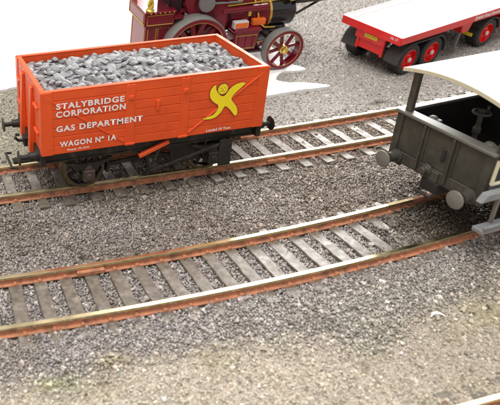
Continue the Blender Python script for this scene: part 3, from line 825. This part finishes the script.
# near side: step boards, brackets, white handrail
yb = -W2 - 2.6
m = MB(); m.prism([(-5.2, 16.0), (VL + 4, 16.0), (VL + 4, 18.2), (-3.6, 18.2)], yb - .9, yb + .9); m.build('upper_footboard', 'step', van, bevel=.25)
m = MB(); m.box(-3.4, VL + 4, yb - 2.2, yb + .8, 7.6, 8.9); m.box(-3.4, VL + 4, yb - 2.4, yb - 1.9, 8.9, 10.0); m.build('lower_footboard', 'step', van, bevel=.25)
yf_ = W2 + 2.6
MB().box(6, VL + 4, yf_ - .9, yf_ + .9, 16, 18.2).build('upper_footboard', 'step', van, bevel=.25)
MB().box(6, VL + 4, yf_ - .8, yf_ + 2.2, 7.6, 8.9).build('lower_footboard', 'step', van, bevel=.25)
for x in (12, 22, 50, 80):
    MB().bar((x, yf_, 16), (x, yf_, 8.8), .8, .8, up=(1, 0, 0)).build('step_bracket', 'buffer', van, bevel=.1)
for x in (1.5, 22, 50, 80):
    MB().bar((x, yb, 16), (x, yb, 8.8), .8, .8, up=(1, 0, 0)).bar((x, yb + 2.6, 16.4), (x, yb - .5, 16.4), .8, .8, up=(0, 0, 1)).build('step_bracket', 'buffer', van, bevel=.1)
m = MB(); m.tube([(-.4, -W2 - 1.1, 19.0), (-.4, -W2 - 1.2, 25.2), (1.5, -W2 - 1.2, 26.0), (9, -W2 - 1.2, 26.2), (9, -W2 - 1.0, 19.0)], .42, 8); m.tube([(-.4, -W2 - 1.1, 19.0), (9, -W2 - 1.1, 19.0)], .42, 8)
m.build('handrail', 'cream', van, smooth=True)
for s_ in (-1, 1):
    y0, y1 = sorted((s_ * 11.2, s_ * 12.4)); MB().box(1, VL, y0, y1, 10.6, 14.6).build('solebar', 'van_dark', van)
for x in (22, 70):
    for s_ in (-1, 1):
        o = share(wproto, van); o.location = Vector((x, s_ * 8.3, 6.3)) * S; o.rotation_euler = (0, .4, 0 if s_ > 0 else PI)
    MB().lathe([(1.0, -12), (1.0, 12)], (x, 0, 6.3), 'y', 12, cap=True).build('axle', 'van_dark', van)
    for s_ in (-1, 1):
        m = MB(); m.box(x - 1.9, x + 1.9, *sorted((s_ * 12.3, s_ * 14.2)), 4.4, 8.6); m.box(x - 3, x + 3, *sorted((s_ * 11.9, s_ * 12.4)), 4, 11); m.build('axlebox', 'van_dark', van, bevel=.2)

# ---------------------------------------------------------------- maroon traction engine
EX, EY = 88.4, 61.2
en = thing('traction_engine', 'maroon steam traction engine with brass trim behind the orange wagon', 'traction engine', (EX, EY, float(gz(EX, EY)) + 1.0))
en.rotation_euler = (math.atan(.115), 0, 0)
def spoked_wheel(parent, x, y0, r, w, nsp, rim, flip=1):
    """near face at y0, wheel runs to y0 + w * flip"""
    f = flip
    root = MB().lathe([(r - rim, y0 + .3 * f), (r - rim + .3, y0), (r - .45, y0), (r - .45, y0 + w * f), (r - rim, y0 + (w - .3) * f), (r - rim, y0 + .3 * f)], (x, 0, r), 'y', 48).build('wheel', 'maroon', parent, smooth=True)
    MB().lathe([(r - .5, y0 + .1 * f), (r - .15, y0 + .15 * f), (r, y0 + .5 * f), (r, y0 + (w - .5) * f), (r - .15, y0 + (w - .15) * f), (r - .8, y0 + (w - .15) * f)], (x, 0, r), 'y', 56).build('tyre', 'tyre_grey', root, smooth=True)
    m = MB()
    for k in range(nsp):
        a = 2 * PI * k / nsp + .2; off = (w * .3 if k % 2 else w * .62) * f
        m.bar((x + 1.2 * math.cos(a), y0 + off, r + 1.2 * math.sin(a)), (x + (r - 1.3) * math.cos(a), y0 + (w * .5) * f, r + (r - 1.3) * math.sin(a)), 1.35 * r / 9, .6, up=(0, 1, 0))
    m.build('spokes', 'maroon', root)
    MB().lathe([(.01, y0 - .6 * f), (1.3, y0 - .5 * f), (1.45, y0 + .2 * f), (1.8, y0 + .5 * f), (1.8, y0 + w * .8 * f)], (x, 0, r), 'y', 20).build('hub', 'gold', root, smooth=True)
    g_ = MB()
    n_ = 48; rr = r - rim + .1
    g_.tube([(x + rr * math.cos(2 * PI * i / n_), y0 + .22 * f, r + rr * math.sin(2 * PI * i / n_)) for i in range(n_ + 1)], .12, 5)
    g_.build('lining', 'gold', root)
    return root
spoked_wheel(en, 0, 0, 8.8, 4.2, 8, 1.7); spoked_wheel(en, 0, 26, 8.8, 4.2, 8, 1.7, -1)
spoked_wheel(en, -40, -.5, 13.35, 7, 12, 2.0); spoked_wheel(en, -40, 26.5, 13.35, 7, 12, 2.0, -1)
MB().tube([(0, 3, 8.8), (0, 23, 8.8)], .9, 10).build('front_axle', 'maroon', en)
MB().tube([(-40, 3, 13.35), (-40, 23, 13.35)], 1.3, 10).build('rear_axle', 'maroon_dark', en)
YC, ZC, RB = 13, 21.8, 6.6
MB().lathe([(RB, -28), (RB, -5.2)], (0, YC, ZC), 'x', 40, cap=True).build('boiler', 'maroon', en, smooth=True)
MB().lathe([(RB - .1, -5.2), (RB + .1, -5.0), (RB + .1, 5.5), (RB - .5, 6.2), (.01, 6.6)], (0, YC, ZC), 'x', 40).build('smokebox', 'gloss_black', en, smooth=True)
for x in (-5.6, -14.5, -24):
    MB().lathe([(RB + .02, x - .55), (RB + .35, x - .5), (RB + .35, x + .5), (RB + .02, x + .55)], (0, YC, ZC), 'x', 40).build('boiler_band', 'gold' if x > -10 else 'maroon_dark', en, smooth=True)
m = MB(); m.box(-3.5, 3.5, YC - 5, YC + 5, 12.5, 16.5); m.box(-2, 2, YC - 3, YC + 3, 9, 13); m.box(-11, 3, YC - 6, YC + 6, 11.2, 15.4); m.build('perch_bracket', 'gloss_black', en, bevel=.4)
m = MB(); m.lathe([(2.6, ZC + 5.5), (2.2, ZC + 8), (2.2, ZC + 20), (3.0, ZC + 21), (3.0, ZC + 23)], (1.5, YC, 0), 'z', 24); m.build('chimney', 'gloss_black', en, smooth=True)
m = MB(); m.box(4.5, 20, YC - 7, YC + 7, 26.2, 27.3); m.bar((5, YC - 5, 20), (17, YC - 5, 26), 1, 1); m.bar((5, YC + 5, 20), (17, YC + 5, 26), 1, 1); m.build('dynamo_shelf', 'gloss_black', en, bevel=.3)
m = MB().lathe([(.01, 4), (3.8, 4), (4.2, 5), (4.2, 9), (3.8, 10), (.01, 10)], (12, YC - 7, 31.6), 'y', 28); m.build('dynamo', 'maroon', en, smooth=True)
m = MB(); m.tube([(4, YC - 4.2, 27.8), (-28, YC - 6.2, 27.6)], .35, 8); m.build('handrail', 'gold', en, smooth=True)
# firebox, motion plates and cylinder block
MB().box(-39, -27.5, YC - 6.8, YC + 6.8, 9, 28.5).build('firebox', 'maroon', en, bevel=.8, seg=2)
MB().box(-41, -26, YC - 7.6, YC - 6.9, 12, 35).build('hornplate', 'maroon', en, bevel=.2)
MB().box(-41, -26, YC + 6.9, YC + 7.6, 12, 35).build('hornplate', 'maroon', en, bevel=.2)
m = MB(); m.box(-26.5, -13, YC - 5.4, YC + 5.4, 27, 36); m.build('cylinder_block', 'maroon', en, bevel=.5, seg=2)
def ring(x, y, z, r, t, name, mt):
    n_ = 28; return MB().tube([(x + r * math.cos(2 * PI * i / n_), y, z + r * math.sin(2 * PI * i / n_)) for i in range(n_ + 1)], t, 8).build(name, mt, en, smooth=True)
ring(-19.8, YC - 5.6, 31.0, 1.8, .4, 'brass_ring', 'gold')
def lining(name, pts, t=.16, mt='gold'): return MB().tube(pts, t, 5).build(name, mt, en)
yl = YC - 5.45
lining('lining', [(-26, yl, 27.8), (-13.5, yl, 27.8), (-13.5, yl, 35.6), (-26, yl, 35.6), (-26, yl, 27.8)])
for x in (-27, -15.5):
    MB().box(x - .7, x + .7, YC - 7.2, YC - 6.0, 22.8, 26.4).build('brass_bracket', 'yellow', en, bevel=.2)
m = MB(); m.lathe([(1.3, -28), (1.3, -8)], (0, YC - 6.7, 26.0), 'x', 16, cap=True); m.build('side_pipe', 'maroon', en, smooth=True)
m = MB(); m.box(-9.5, -6.5, YC - 8, YC - 5, 29.5, 33.5); m.build('lubricator', 'lamp_orange', en, bevel=.4)
# side water tank with box on top
m = MB(); m.prism([(-22, 9.5), (-12.5, 9.5), (-11.5, 16.8), (-11.8, 18.2), (-22.5, 18.2), (-23, 16.8)], 2.6, 9); m.build('side_tank', 'maroon', en, bevel=.35, seg=2)
m = MB(); m.prism([(-23.6, 17.9), (-10.9, 17.9), (-11.6, 19.2), (-22.8, 19.2)], 1.9, 9.5); m.build('tank_lid', 'maroon', en, bevel=.25)
lining('lining', [(-21.3, 2.5, 10.6), (-13.2, 2.5, 10.6), (-12.6, 16.4, 0)][:2] + [(-12.7, 2.5, 16.2), (-21.9, 2.5, 16.2), (-21.3, 2.5, 10.6)])
m = MB(); m.box(-25.5, -9.5, 1.6, 9.5, 8.6, 9.5); m.build('tank_shelf', 'maroon_dark', en, bevel=.2)
m = MB(); m.box(-23.5, -17.2, 2.6, 5.0, 19.2, 22.2); m.build('lamp_box', 'deck', en, bevel=.25)
MB().box(-23.0, -17.7, 2.48, 2.62, 19.7, 21.7).build('lamp_face', 'lamp_orange', en)
MB().box(-14.6, -8.8, 4.0, 6.2, 19.3, 22.0).build('lamp_box', 'lamp_orange', en, bevel=.3)
m = MB(); m.bar((-30, 7, 12), (-2, 9, 10.5), .9, .9); m.bar((-30, 19, 12), (-2, 17, 10.5), .9, .9); m.build('steering_rod', 'maroon_dark', en)
m = MB(); m.tube([(-26, 6, 8.8), (-4, 10, 9.8)], .35, 6); m.build('steering_chain', 'gold', en)
# mudguards over the hind wheels
for y0, y1 in ((6.6, 10.2), (15.8, 19.4)):
    m = MB(); a0, a1 = .5, 2.75; n_ = 20
    inner = [(-40 + 14.6 * math.cos(a0 + (a1 - a0) * i / n_), 13.35 + 14.6 * math.sin(a0 + (a1 - a0) * i / n_)) for i in range(n_ + 1)]
    outer = [(-40 + 15.4 * math.cos(a0 + (a1 - a0) * i / n_), 13.35 + 15.4 * math.sin(a0 + (a1 - a0) * i / n_)) for i in range(n_ + 1)]
    m.prism(inner + outer[::-1], y0, y1); m.build('mudguard', 'maroon', en, smooth=True)
m = MB(); m.lathe([(.01, 5.4), (9.2, 5.4), (9.6, 5.8), (9.6, 8.2), (8.4, 8.3), (8.4, 10), (9.6, 10.2), (9.6, 11)], (-35, 0, 32), 'y', 40); m.build('gear_cover', 'maroon', en, smooth=True)
m = MB().lathe([(9.5, YC + 8), (10.5, YC + 8), (10.5, YC + 10.5), (9.5, YC + 10.5), (9.5, YC + 8)], (-29, 0, 35.5), 'y', 40); m.build('flywheel', 'gloss_black', en, smooth=True)
# tender: lower tank, wider coal box above, lined in gold
TX0, TX1 = -61.5, -51.0
MB().box(TX0 + 1.2, TX1 + 1.5, 5.0, 21.0, 6, 23.2).build('tender_tank', 'maroon', en, bevel=.35, seg=2)
MB().prism([(TX0, 23.2), (TX1 + 2, 23.2), (TX1 + 2, 28.8), (TX0, 28.8)], 4.0, 22.0).build('coal_box', 'maroon', en, bevel=.35, seg=2)
MB().prism([(TX0 - .5, 28.7), (TX1 + 2.3, 28.7), (TX1 + 2.3, 29.5), (TX0 - .5, 29.5)], 3.5, 22.5).build('tender_rim', 'maroon', en, bevel=.25)
yl = 3.9
lining('lining', [(TX0 + 1, yl, 24.1), (TX1 + 1, yl, 24.1), (TX1 + 1, yl, 28.0), (TX0 + 1, yl, 28.0), (TX0 + 1, yl, 24.1)])
yl = 4.92
for a, b in ((TX0 + 2, TX0 + 5.4), (TX0 + 6.2, TX1 + .6)):
    lining('lining', [(a, yl, 8), (b, yl, 8), (b, yl, 22.2), (a, yl, 22.2), (a, yl, 8)])
lining('lining', [(TX0 + 1.1, 6.2, 8), (TX0 + 1.1, 19.8, 8), (TX0 + 1.1, 19.8, 22.2), (TX0 + 1.1, 6.2, 22.2), (TX0 + 1.1, 6.2, 8)])
lining('lining', [(TX0 - .1, 5.2, 24.1), (TX0 - .1, 20.8, 24.1), (TX0 - .1, 20.8, 28), (TX0 - .1, 5.2, 28), (TX0 - .1, 5.2, 24.1)])
MB().box(TX1, -40, YC - 6.5, YC + 6.5, 11, 12.2).build('footplate', 'maroon_dark', en)
MB().box(TX1 + .5, -45, YC - 5.8, YC + 6.2, 12, 40).build('dark_gap_block', 'maroon_dark', en, bevel=.4)  # dark block added to fill the dark gap above the footplate
MB().box(TX1 + 1, TX1 + 5.5, 3.2, 6, 25.6, 27.2).build('side_step', 'maroon', en, bevel=.5, seg=2)
def twist(x, y, z0, z1):
    m = MB(); n_ = 40
    for p in (0, PI):
        m.tube([(x + .62 * math.cos(p + i * .55), y + .62 * math.sin(p + i * .55), z0 + (z1 - z0) * i / n_) for i in range(n_ + 1)], .72, 8)
    m.lathe([(1.5, z0 - .2), (1.7, z0 + .5), (1.0, z0 + 1.2)], (x, y, 0), 'z', 16)
    return m.build('twisted_column', 'yellow', en, smooth=True)
for y in (5.0, 21):
    twist(TX0 + 2.2, y, 29.5, 52); twist(3, y + (2 if y < 10 else -2), 28, 52)
# running gear and small fittings
MB().tube([(-37, YC - 8.4, 30.5), (-20, YC - 6.6, 29.2)], .45, 8).build('connecting_rod', 'step', en, smooth=True)
MB().lathe([(.01, YC - 9.2), (3.2, YC - 9.2), (3.4, YC - 8.6), (3.4, YC - 7.8), (.01, YC - 7.7)], (-36, 0, 30.5), 'y', 24).build('crank_disc', 'step', en, smooth=True)
for x, z in ((-12.4, 28.2), (-9.4, 28.0), (-2, 28.0)):
    MB().lathe([(.9, z - .6), (.9, z + .8), (.5, z + 1.4), (.01, z + 1.7)], (x, YC - 3.4, 0), 'z', 14).build('oil_cup', 'gold', en, smooth=True)
MB().tube([(-12, YC - 6.9, 24), (-11, YC - 7.6, 20), (-8, YC - 7.4, 17.5), (-3, YC - 6.8, 17)], .4, 8).build('feed_pipe', 'gold', en, smooth=True)
for x in (-20.5, -17.3, -14.1):
    MB().box(x - .25, x + .25, 2.3, 2.62, 10.8, 16).build('tank_strap', 'maroon', en)
MB().tube([(-53.5 + 3.6 * math.cos(2 * PI * i / 20), 9.5 + 1.2 * math.sin(2 * PI * i / 20), 31.2 + 3.2 * math.sin(2 * PI * i / 20)) for i in range(21)], .35, 8).build('steering_wheel', 'gloss_black', en, smooth=True)
for k in range(6):
    MB().lathe([(.32, 3.45), (.32, 3.2), (.01, 3.15)], (TX0 + 2 + k * 1.9, 0, 29.1), 'y', 8).build('rivet', 'gold', en)
# canopy roof far above the frame
MB().box(TX0 - 4, 14, 0, 26, 52, 53).build('canopy', 'deck', en, bevel=.3)

# ---------------------------------------------------------------- red lorry with flat trailer
dX = Vector((.9617, .2706, .0311)).normalized(); nrm = Vector((0, -.115, 1)).normalized()
dY = nrm.cross(dX).normalized(); dX = dY.cross(nrm).normalized()
corner = Vector((126.96, 40.09, 14.99)) - nrm * 19
def seat(o):
    o.matrix_world = Matrix(((dX.x, dY.x, nrm.x, corner.x * S), (dX.y, dY.y, nrm.y, corner.y * S), (dX.z, dY.z, nrm.z, corner.z * S), (0, 0, 0, 1)))
tr = thing('flat_trailer', 'red flat lorry trailer with white deck and twin rear axles, top right', 'trailer'); seat(tr)
TW, TL, HD = 29.0, 118.0, 19.0
MB().box(.9, TL - .9, .9, TW - .9, HD - 1.2, HD - .15).build('deck', 'deck', tr, bevel=.1)
MB().box(2.2, TL - 4, TW - 4.6, TW - 3.0, HD - .16, HD - .04).build('deck_line', 'pink_line', tr)
MB().box(0, TL, 0, .9, HD - 3.2, HD).build('side_rail', 'red', tr, bevel=.2)
MB().box(0, TL, TW - .9, TW, HD - 3.2, HD).build('side_rail', 'red', tr, bevel=.2)
for y0, y1 in ((-.02, .55), (TW - .55, TW + .02)):
    MB().box(.4, TL - .4, y0 + .1, y1 - .1, HD - .02, HD + .03).build('rail_edge', 'deck', tr)
MB().box(-.15, .75, .25, TW - .25, HD - 3.4, HD - .02).build('rear_board', 'red', tr, bevel=.2)
MB().box(TL - .9, TL, .9, TW - .9, HD - 3.2, HD - .02).build('front_board', 'red', tr, bevel=.2)
for y in (9, 20):
    MB().box(2, TL - 4, y - 1, y + 1, HD - 5.2, HD - 1.2).build('chassis_beam', 'mudguard', tr, bevel=.15)
for x in (8, 22, 38, 54, 70):
    MB().box(x, x + 1.2, 1, TW - 1, HD - 3.0, HD - 1.2).build('cross_member', 'red', tr, bevel=.1)
m = MB(); m.box(1.0, 2.0, 7.4, 21.6, HD - 7.0, HD - 3.2); m.build('light_board', 'red', tr, bevel=.2)
m = MB(); m.box(2.0, 3.2, 8.2, 20.4, HD - 11.2, HD - 6.8); m.box(1.5, 2.3, 7.6, 8.8, HD - 11.8, HD - 6.5); m.box(1.5, 2.3, 19.6, 20.8, HD - 11.8, HD - 6.5); m.build('rear_bumper', 'red', tr, bevel=.2)
MB().box(.75, 1.02, 11.0, 17.0, HD - 5.6, HD - 4.0).build('number_plate', 'plate', tr, bevel=.05)
text_part('CLH 377L', 'plate_lettering', tr, 'dark_print', 11.6, HD - 5.2, 4.8, .8, lambda x, z: (.73, 28.0 - x, z), .01)
text_part('HL 17', 'lettering', tr, 'white_print', 0, HD - 1.9, 3.2, 1.0, lambda x, z: (-.17, 4.9 - x, z), .02)
text_part('British Road Services', 'lettering', tr, 'white_print', 48.5, HD - 2.3, 19.5, 1.6, lambda x, z: (x, -.03, z), .04, 1.0, .2)
def lorry_wheel():
    m = MB(); r = 6.7
    prof = [(4.3, .35), (5.2, 0), (6.2, .15), (r, .7), (r, 5.3), (6.2, 5.9), (4.3, 5.6)]
    m.lathe(prof, (0, 0, 0), 'y', 40, 0)
    for k in range(36):
        a = 2 * PI * k / 36
        for t in (.95, 3.1):
            m.bar((r * math.cos(a), t, r * math.sin(a)), (r * math.cos(a + .03), t + 1.9, r * math.sin(a + .03)), .55, .3, up=(math.cos(a), 0, math.sin(a)))
    w = m.build('wheel', 'tyre', None, smooth=True)
    rim = MB().lathe([(4.35, .3), (4.1, .2), (3.9, 1.6), (2.6, 1.9), (2.2, 1.1), (1.5, .9), (1.4, .1), (.01, 0)], (0, 0, 0), 'y', 32)
    for k in range(8):
        a = 2 * PI * k / 8; rim.lathe([(.3, 1.9), (.3, 1.2), (.01, 1.2)], (3.2 * math.cos(a), 0, 3.2 * math.sin(a)), 'y', 8)
    ro = rim.build('wheel_rim', 'red', w, smooth=True)
    MB().lathe([(1.0, .05), (.9, -.35), (.01, -.4)], (0, 0, 0), 'y', 16).build('hub_cap', 'deck', w, smooth=True)
    return w
lw = lorry_wheel()
lw_used = False
def put_wheel(parent, x, y, far=False):
    global lw_used
    if not lw_used: w = lw; w.parent = parent; lw_used = True
    else:
        w = lw.copy(); C.objects.link(w); w.parent = parent
        for ch in lw.children:
            c_ = ch.copy(); C.objects.link(c_); c_.parent = w
    w.location = Vector((x, y, 6.7)) * S; w.rotation_euler = (0, random.uniform(0, 6), PI if far else 0)
for x in (11.4, 26.2):
    put_wheel(tr, x, 1.0); put_wheel(tr, x, TW - 1.0, True)
    MB().tube([(x, 3, 6.7), (x, TW - 3, 6.7)], .9, 10).build('axle', 'mudguard', tr)
for y0, y1 in ((.6, 7.2), (TW - 7.2, TW - .6)):
    # twin arches over both axles, rounded flap behind
    m = MB(); pts = []
    for i in range(13):
        a = PI * 1.02 - (PI * .56) * i / 12; pts.append((11.4 + 8.6 * math.cos(a), 6.7 + 7.7 * math.sin(a)))
    for i in range(13):
        a = PI * .46 - (PI * .5) * i / 12; pts.append((26.2 + 7.9 * math.cos(a), 6.7 + 7.6 * math.sin(a)))
    inn = [(11.4 + (p[0] - 11.4) * .96 if p[0] < 18.8 else 26.2 + (p[0] - 26.2) * .96, 6.7 + (p[1] - 6.7) * .95) for p in pts]
    m.prism(pts + inn[::-1], y0, y1); m.build('mudguard', 'mudguard', tr, smooth=True)
m = MB(); m.prism([(44.5, 15.6), (53.0, 15.6), (51.2, 10.2), (46.2, 10.2)], 2.2, 6.4); m.build('leg_housing', 'red', tr, bevel=.3)
m = MB(); m.bar((48.6, 4.2, 10.4), (48.2, 4.2, 3.2), 1.1, 1.1, up=(1, 0, 0)); m.box(47, 49.4, 3.0, 5.4, 2.7, 3.3); m.build('landing_leg', 'step', tr, bevel=.1)
m = MB(); m.prism([(44.5, 15.6), (53.0, 15.6), (51.2, 10.2), (46.2, 10.2)], TW - 6.4, TW - 2.2); m.build('leg_housing', 'red', tr, bevel=.3)
m = MB(); m.bar((48.6, TW - 4.2, 10.4), (48.2, TW - 4.2, 3.2), 1.1, 1.1, up=(1, 0, 0)); m.build('landing_leg', 'step', tr, bevel=.1)
lo = thing('lorry_tractor', 'red lorry tractor unit coupled under the front of the flat trailer', 'lorry'); seat(lo)
MB().box(53.5, 54.0, 1.4, 6.4, 7.6, 9.0).build('number_plate', 'plate', lo, bevel=.05)
MB().box(54, 108, 9, 20, 8.5, 12.5).build('chassis', 'mudguard', lo, bevel=.3)
put_wheel(lo, 65.6, 1.2); put_wheel(lo, 65.6, TW - 1.2, True)
MB().tube([(65.6, 3, 6.7), (65.6, TW - 3, 6.7)], 1.2, 10).build('axle', 'mudguard', lo)
for y0, y1 in ((.7, 7), (TW - 7, TW - .7)):
    pts = [(65.6 + 7.7 * math.cos(PI * .85 - PI * .8 * i / 14), 6.7 + 7.6 * math.sin(PI * .85 - PI * .8 * i / 14)) for i in range(15)]
    inn = [(65.6 + (a - 65.6) * .95, 6.7 + (b - 6.7) * .95) for a, b in pts]
    MB().prism(pts + inn[::-1], y0, y1).build('mudguard', 'mudguard', lo, smooth=True)
m = MB(); m.box(73.6, 92, .8, 7.4, 7.0, 13.6); m.build('side_tank', 'red', lo, bevel=.6, seg=2)
m = MB(); m.box(73.6, 92, TW - 7.4, TW - .8, 7.0, 13.6); m.build('side_tank', 'red', lo, bevel=.6, seg=2)
MB().box(74.2, 91.6, .68, .84, 12.4, 13.0).build('tank_stripe', 'white_print', lo)
put_wheel(lo, 128, 1.2); put_wheel(lo, 128, TW - 1.2, True)
m = MB(); m.prism([(121, 7), (142, 7), (142.6, 16), (140.8, 31), (121, 31)], .6, TW - .6); m.build('cab', 'red', lo, bevel=.8, seg=2)
MB().prism([(140.9, 19.5), (142.3, 19.5), (141.1, 28.5), (140.2, 28.5)], 3, TW - 3).build('windscreen', 'glass', lo)
MB().box(127, 137.5, .45, .75, 19.5, 28).build('side_window', 'glass', lo)
MB().box(108, 122, 9, 20, 8.5, 12.5).build('chassis_front', 'mudguard', lo)

# ---------------------------------------------------------------- small things lying about
m = MB(); pts = [(0, 0, .3), (.9, .5, .6), (1.9, .5, .7), (2.7, -.1, .6), (3.1, -.9, .4)]; ws = [.2, .55, .6, .5, .2]
vs = []
for (x, y, z), w in zip(pts, ws): vs += [(x, y - w * .6, z), (x + w * .2, y + w * .6, z + .1), (x + w * .2, y + w * .6, z + .22), (x, y - w * .6, z + .12)]
fs = [(0, 1, 2, 3), (16, 19, 18, 17)] + [(j * 4 + q, j * 4 + (q + 1) % 4, j * 4 + 4 + (q + 1) % 4, j * 4 + 4 + q) for j in range(4) for q in range(4)]
m.add(vs, fs); sc_ = m.build('paper_scrap', 'paper'); sc_.location = Vector((39.0, -82.6, float(gz(40, -83)) + .4)) * S
tag(sc_, 'small curled white scrap lying on the gravel in the foreground', 'scrap')
m = MB()
for k in range(26):
    a = random.uniform(0, 6.28); l = random.uniform(.3, .75); x, y = random.gauss(0, .32), random.gauss(0, .32)
    m.add([(x - .12, y, 0), (x + .12, y, 0), (x + .2 * math.cos(a), y + .2 * math.sin(a) + .05, l), (x + .05, y + .15, l * .4)], [(0, 1, 2), (0, 3, 2), (1, 3, 2), (0, 1, 3)])
tf = m.build('moss_tuft', 'moss'); tf.location = Vector((20.2, -20.2, float(gz(20, -20)) + .2)) * S
tag(tf, 'tiny bright green tuft on the ballast before the far track', 'moss')
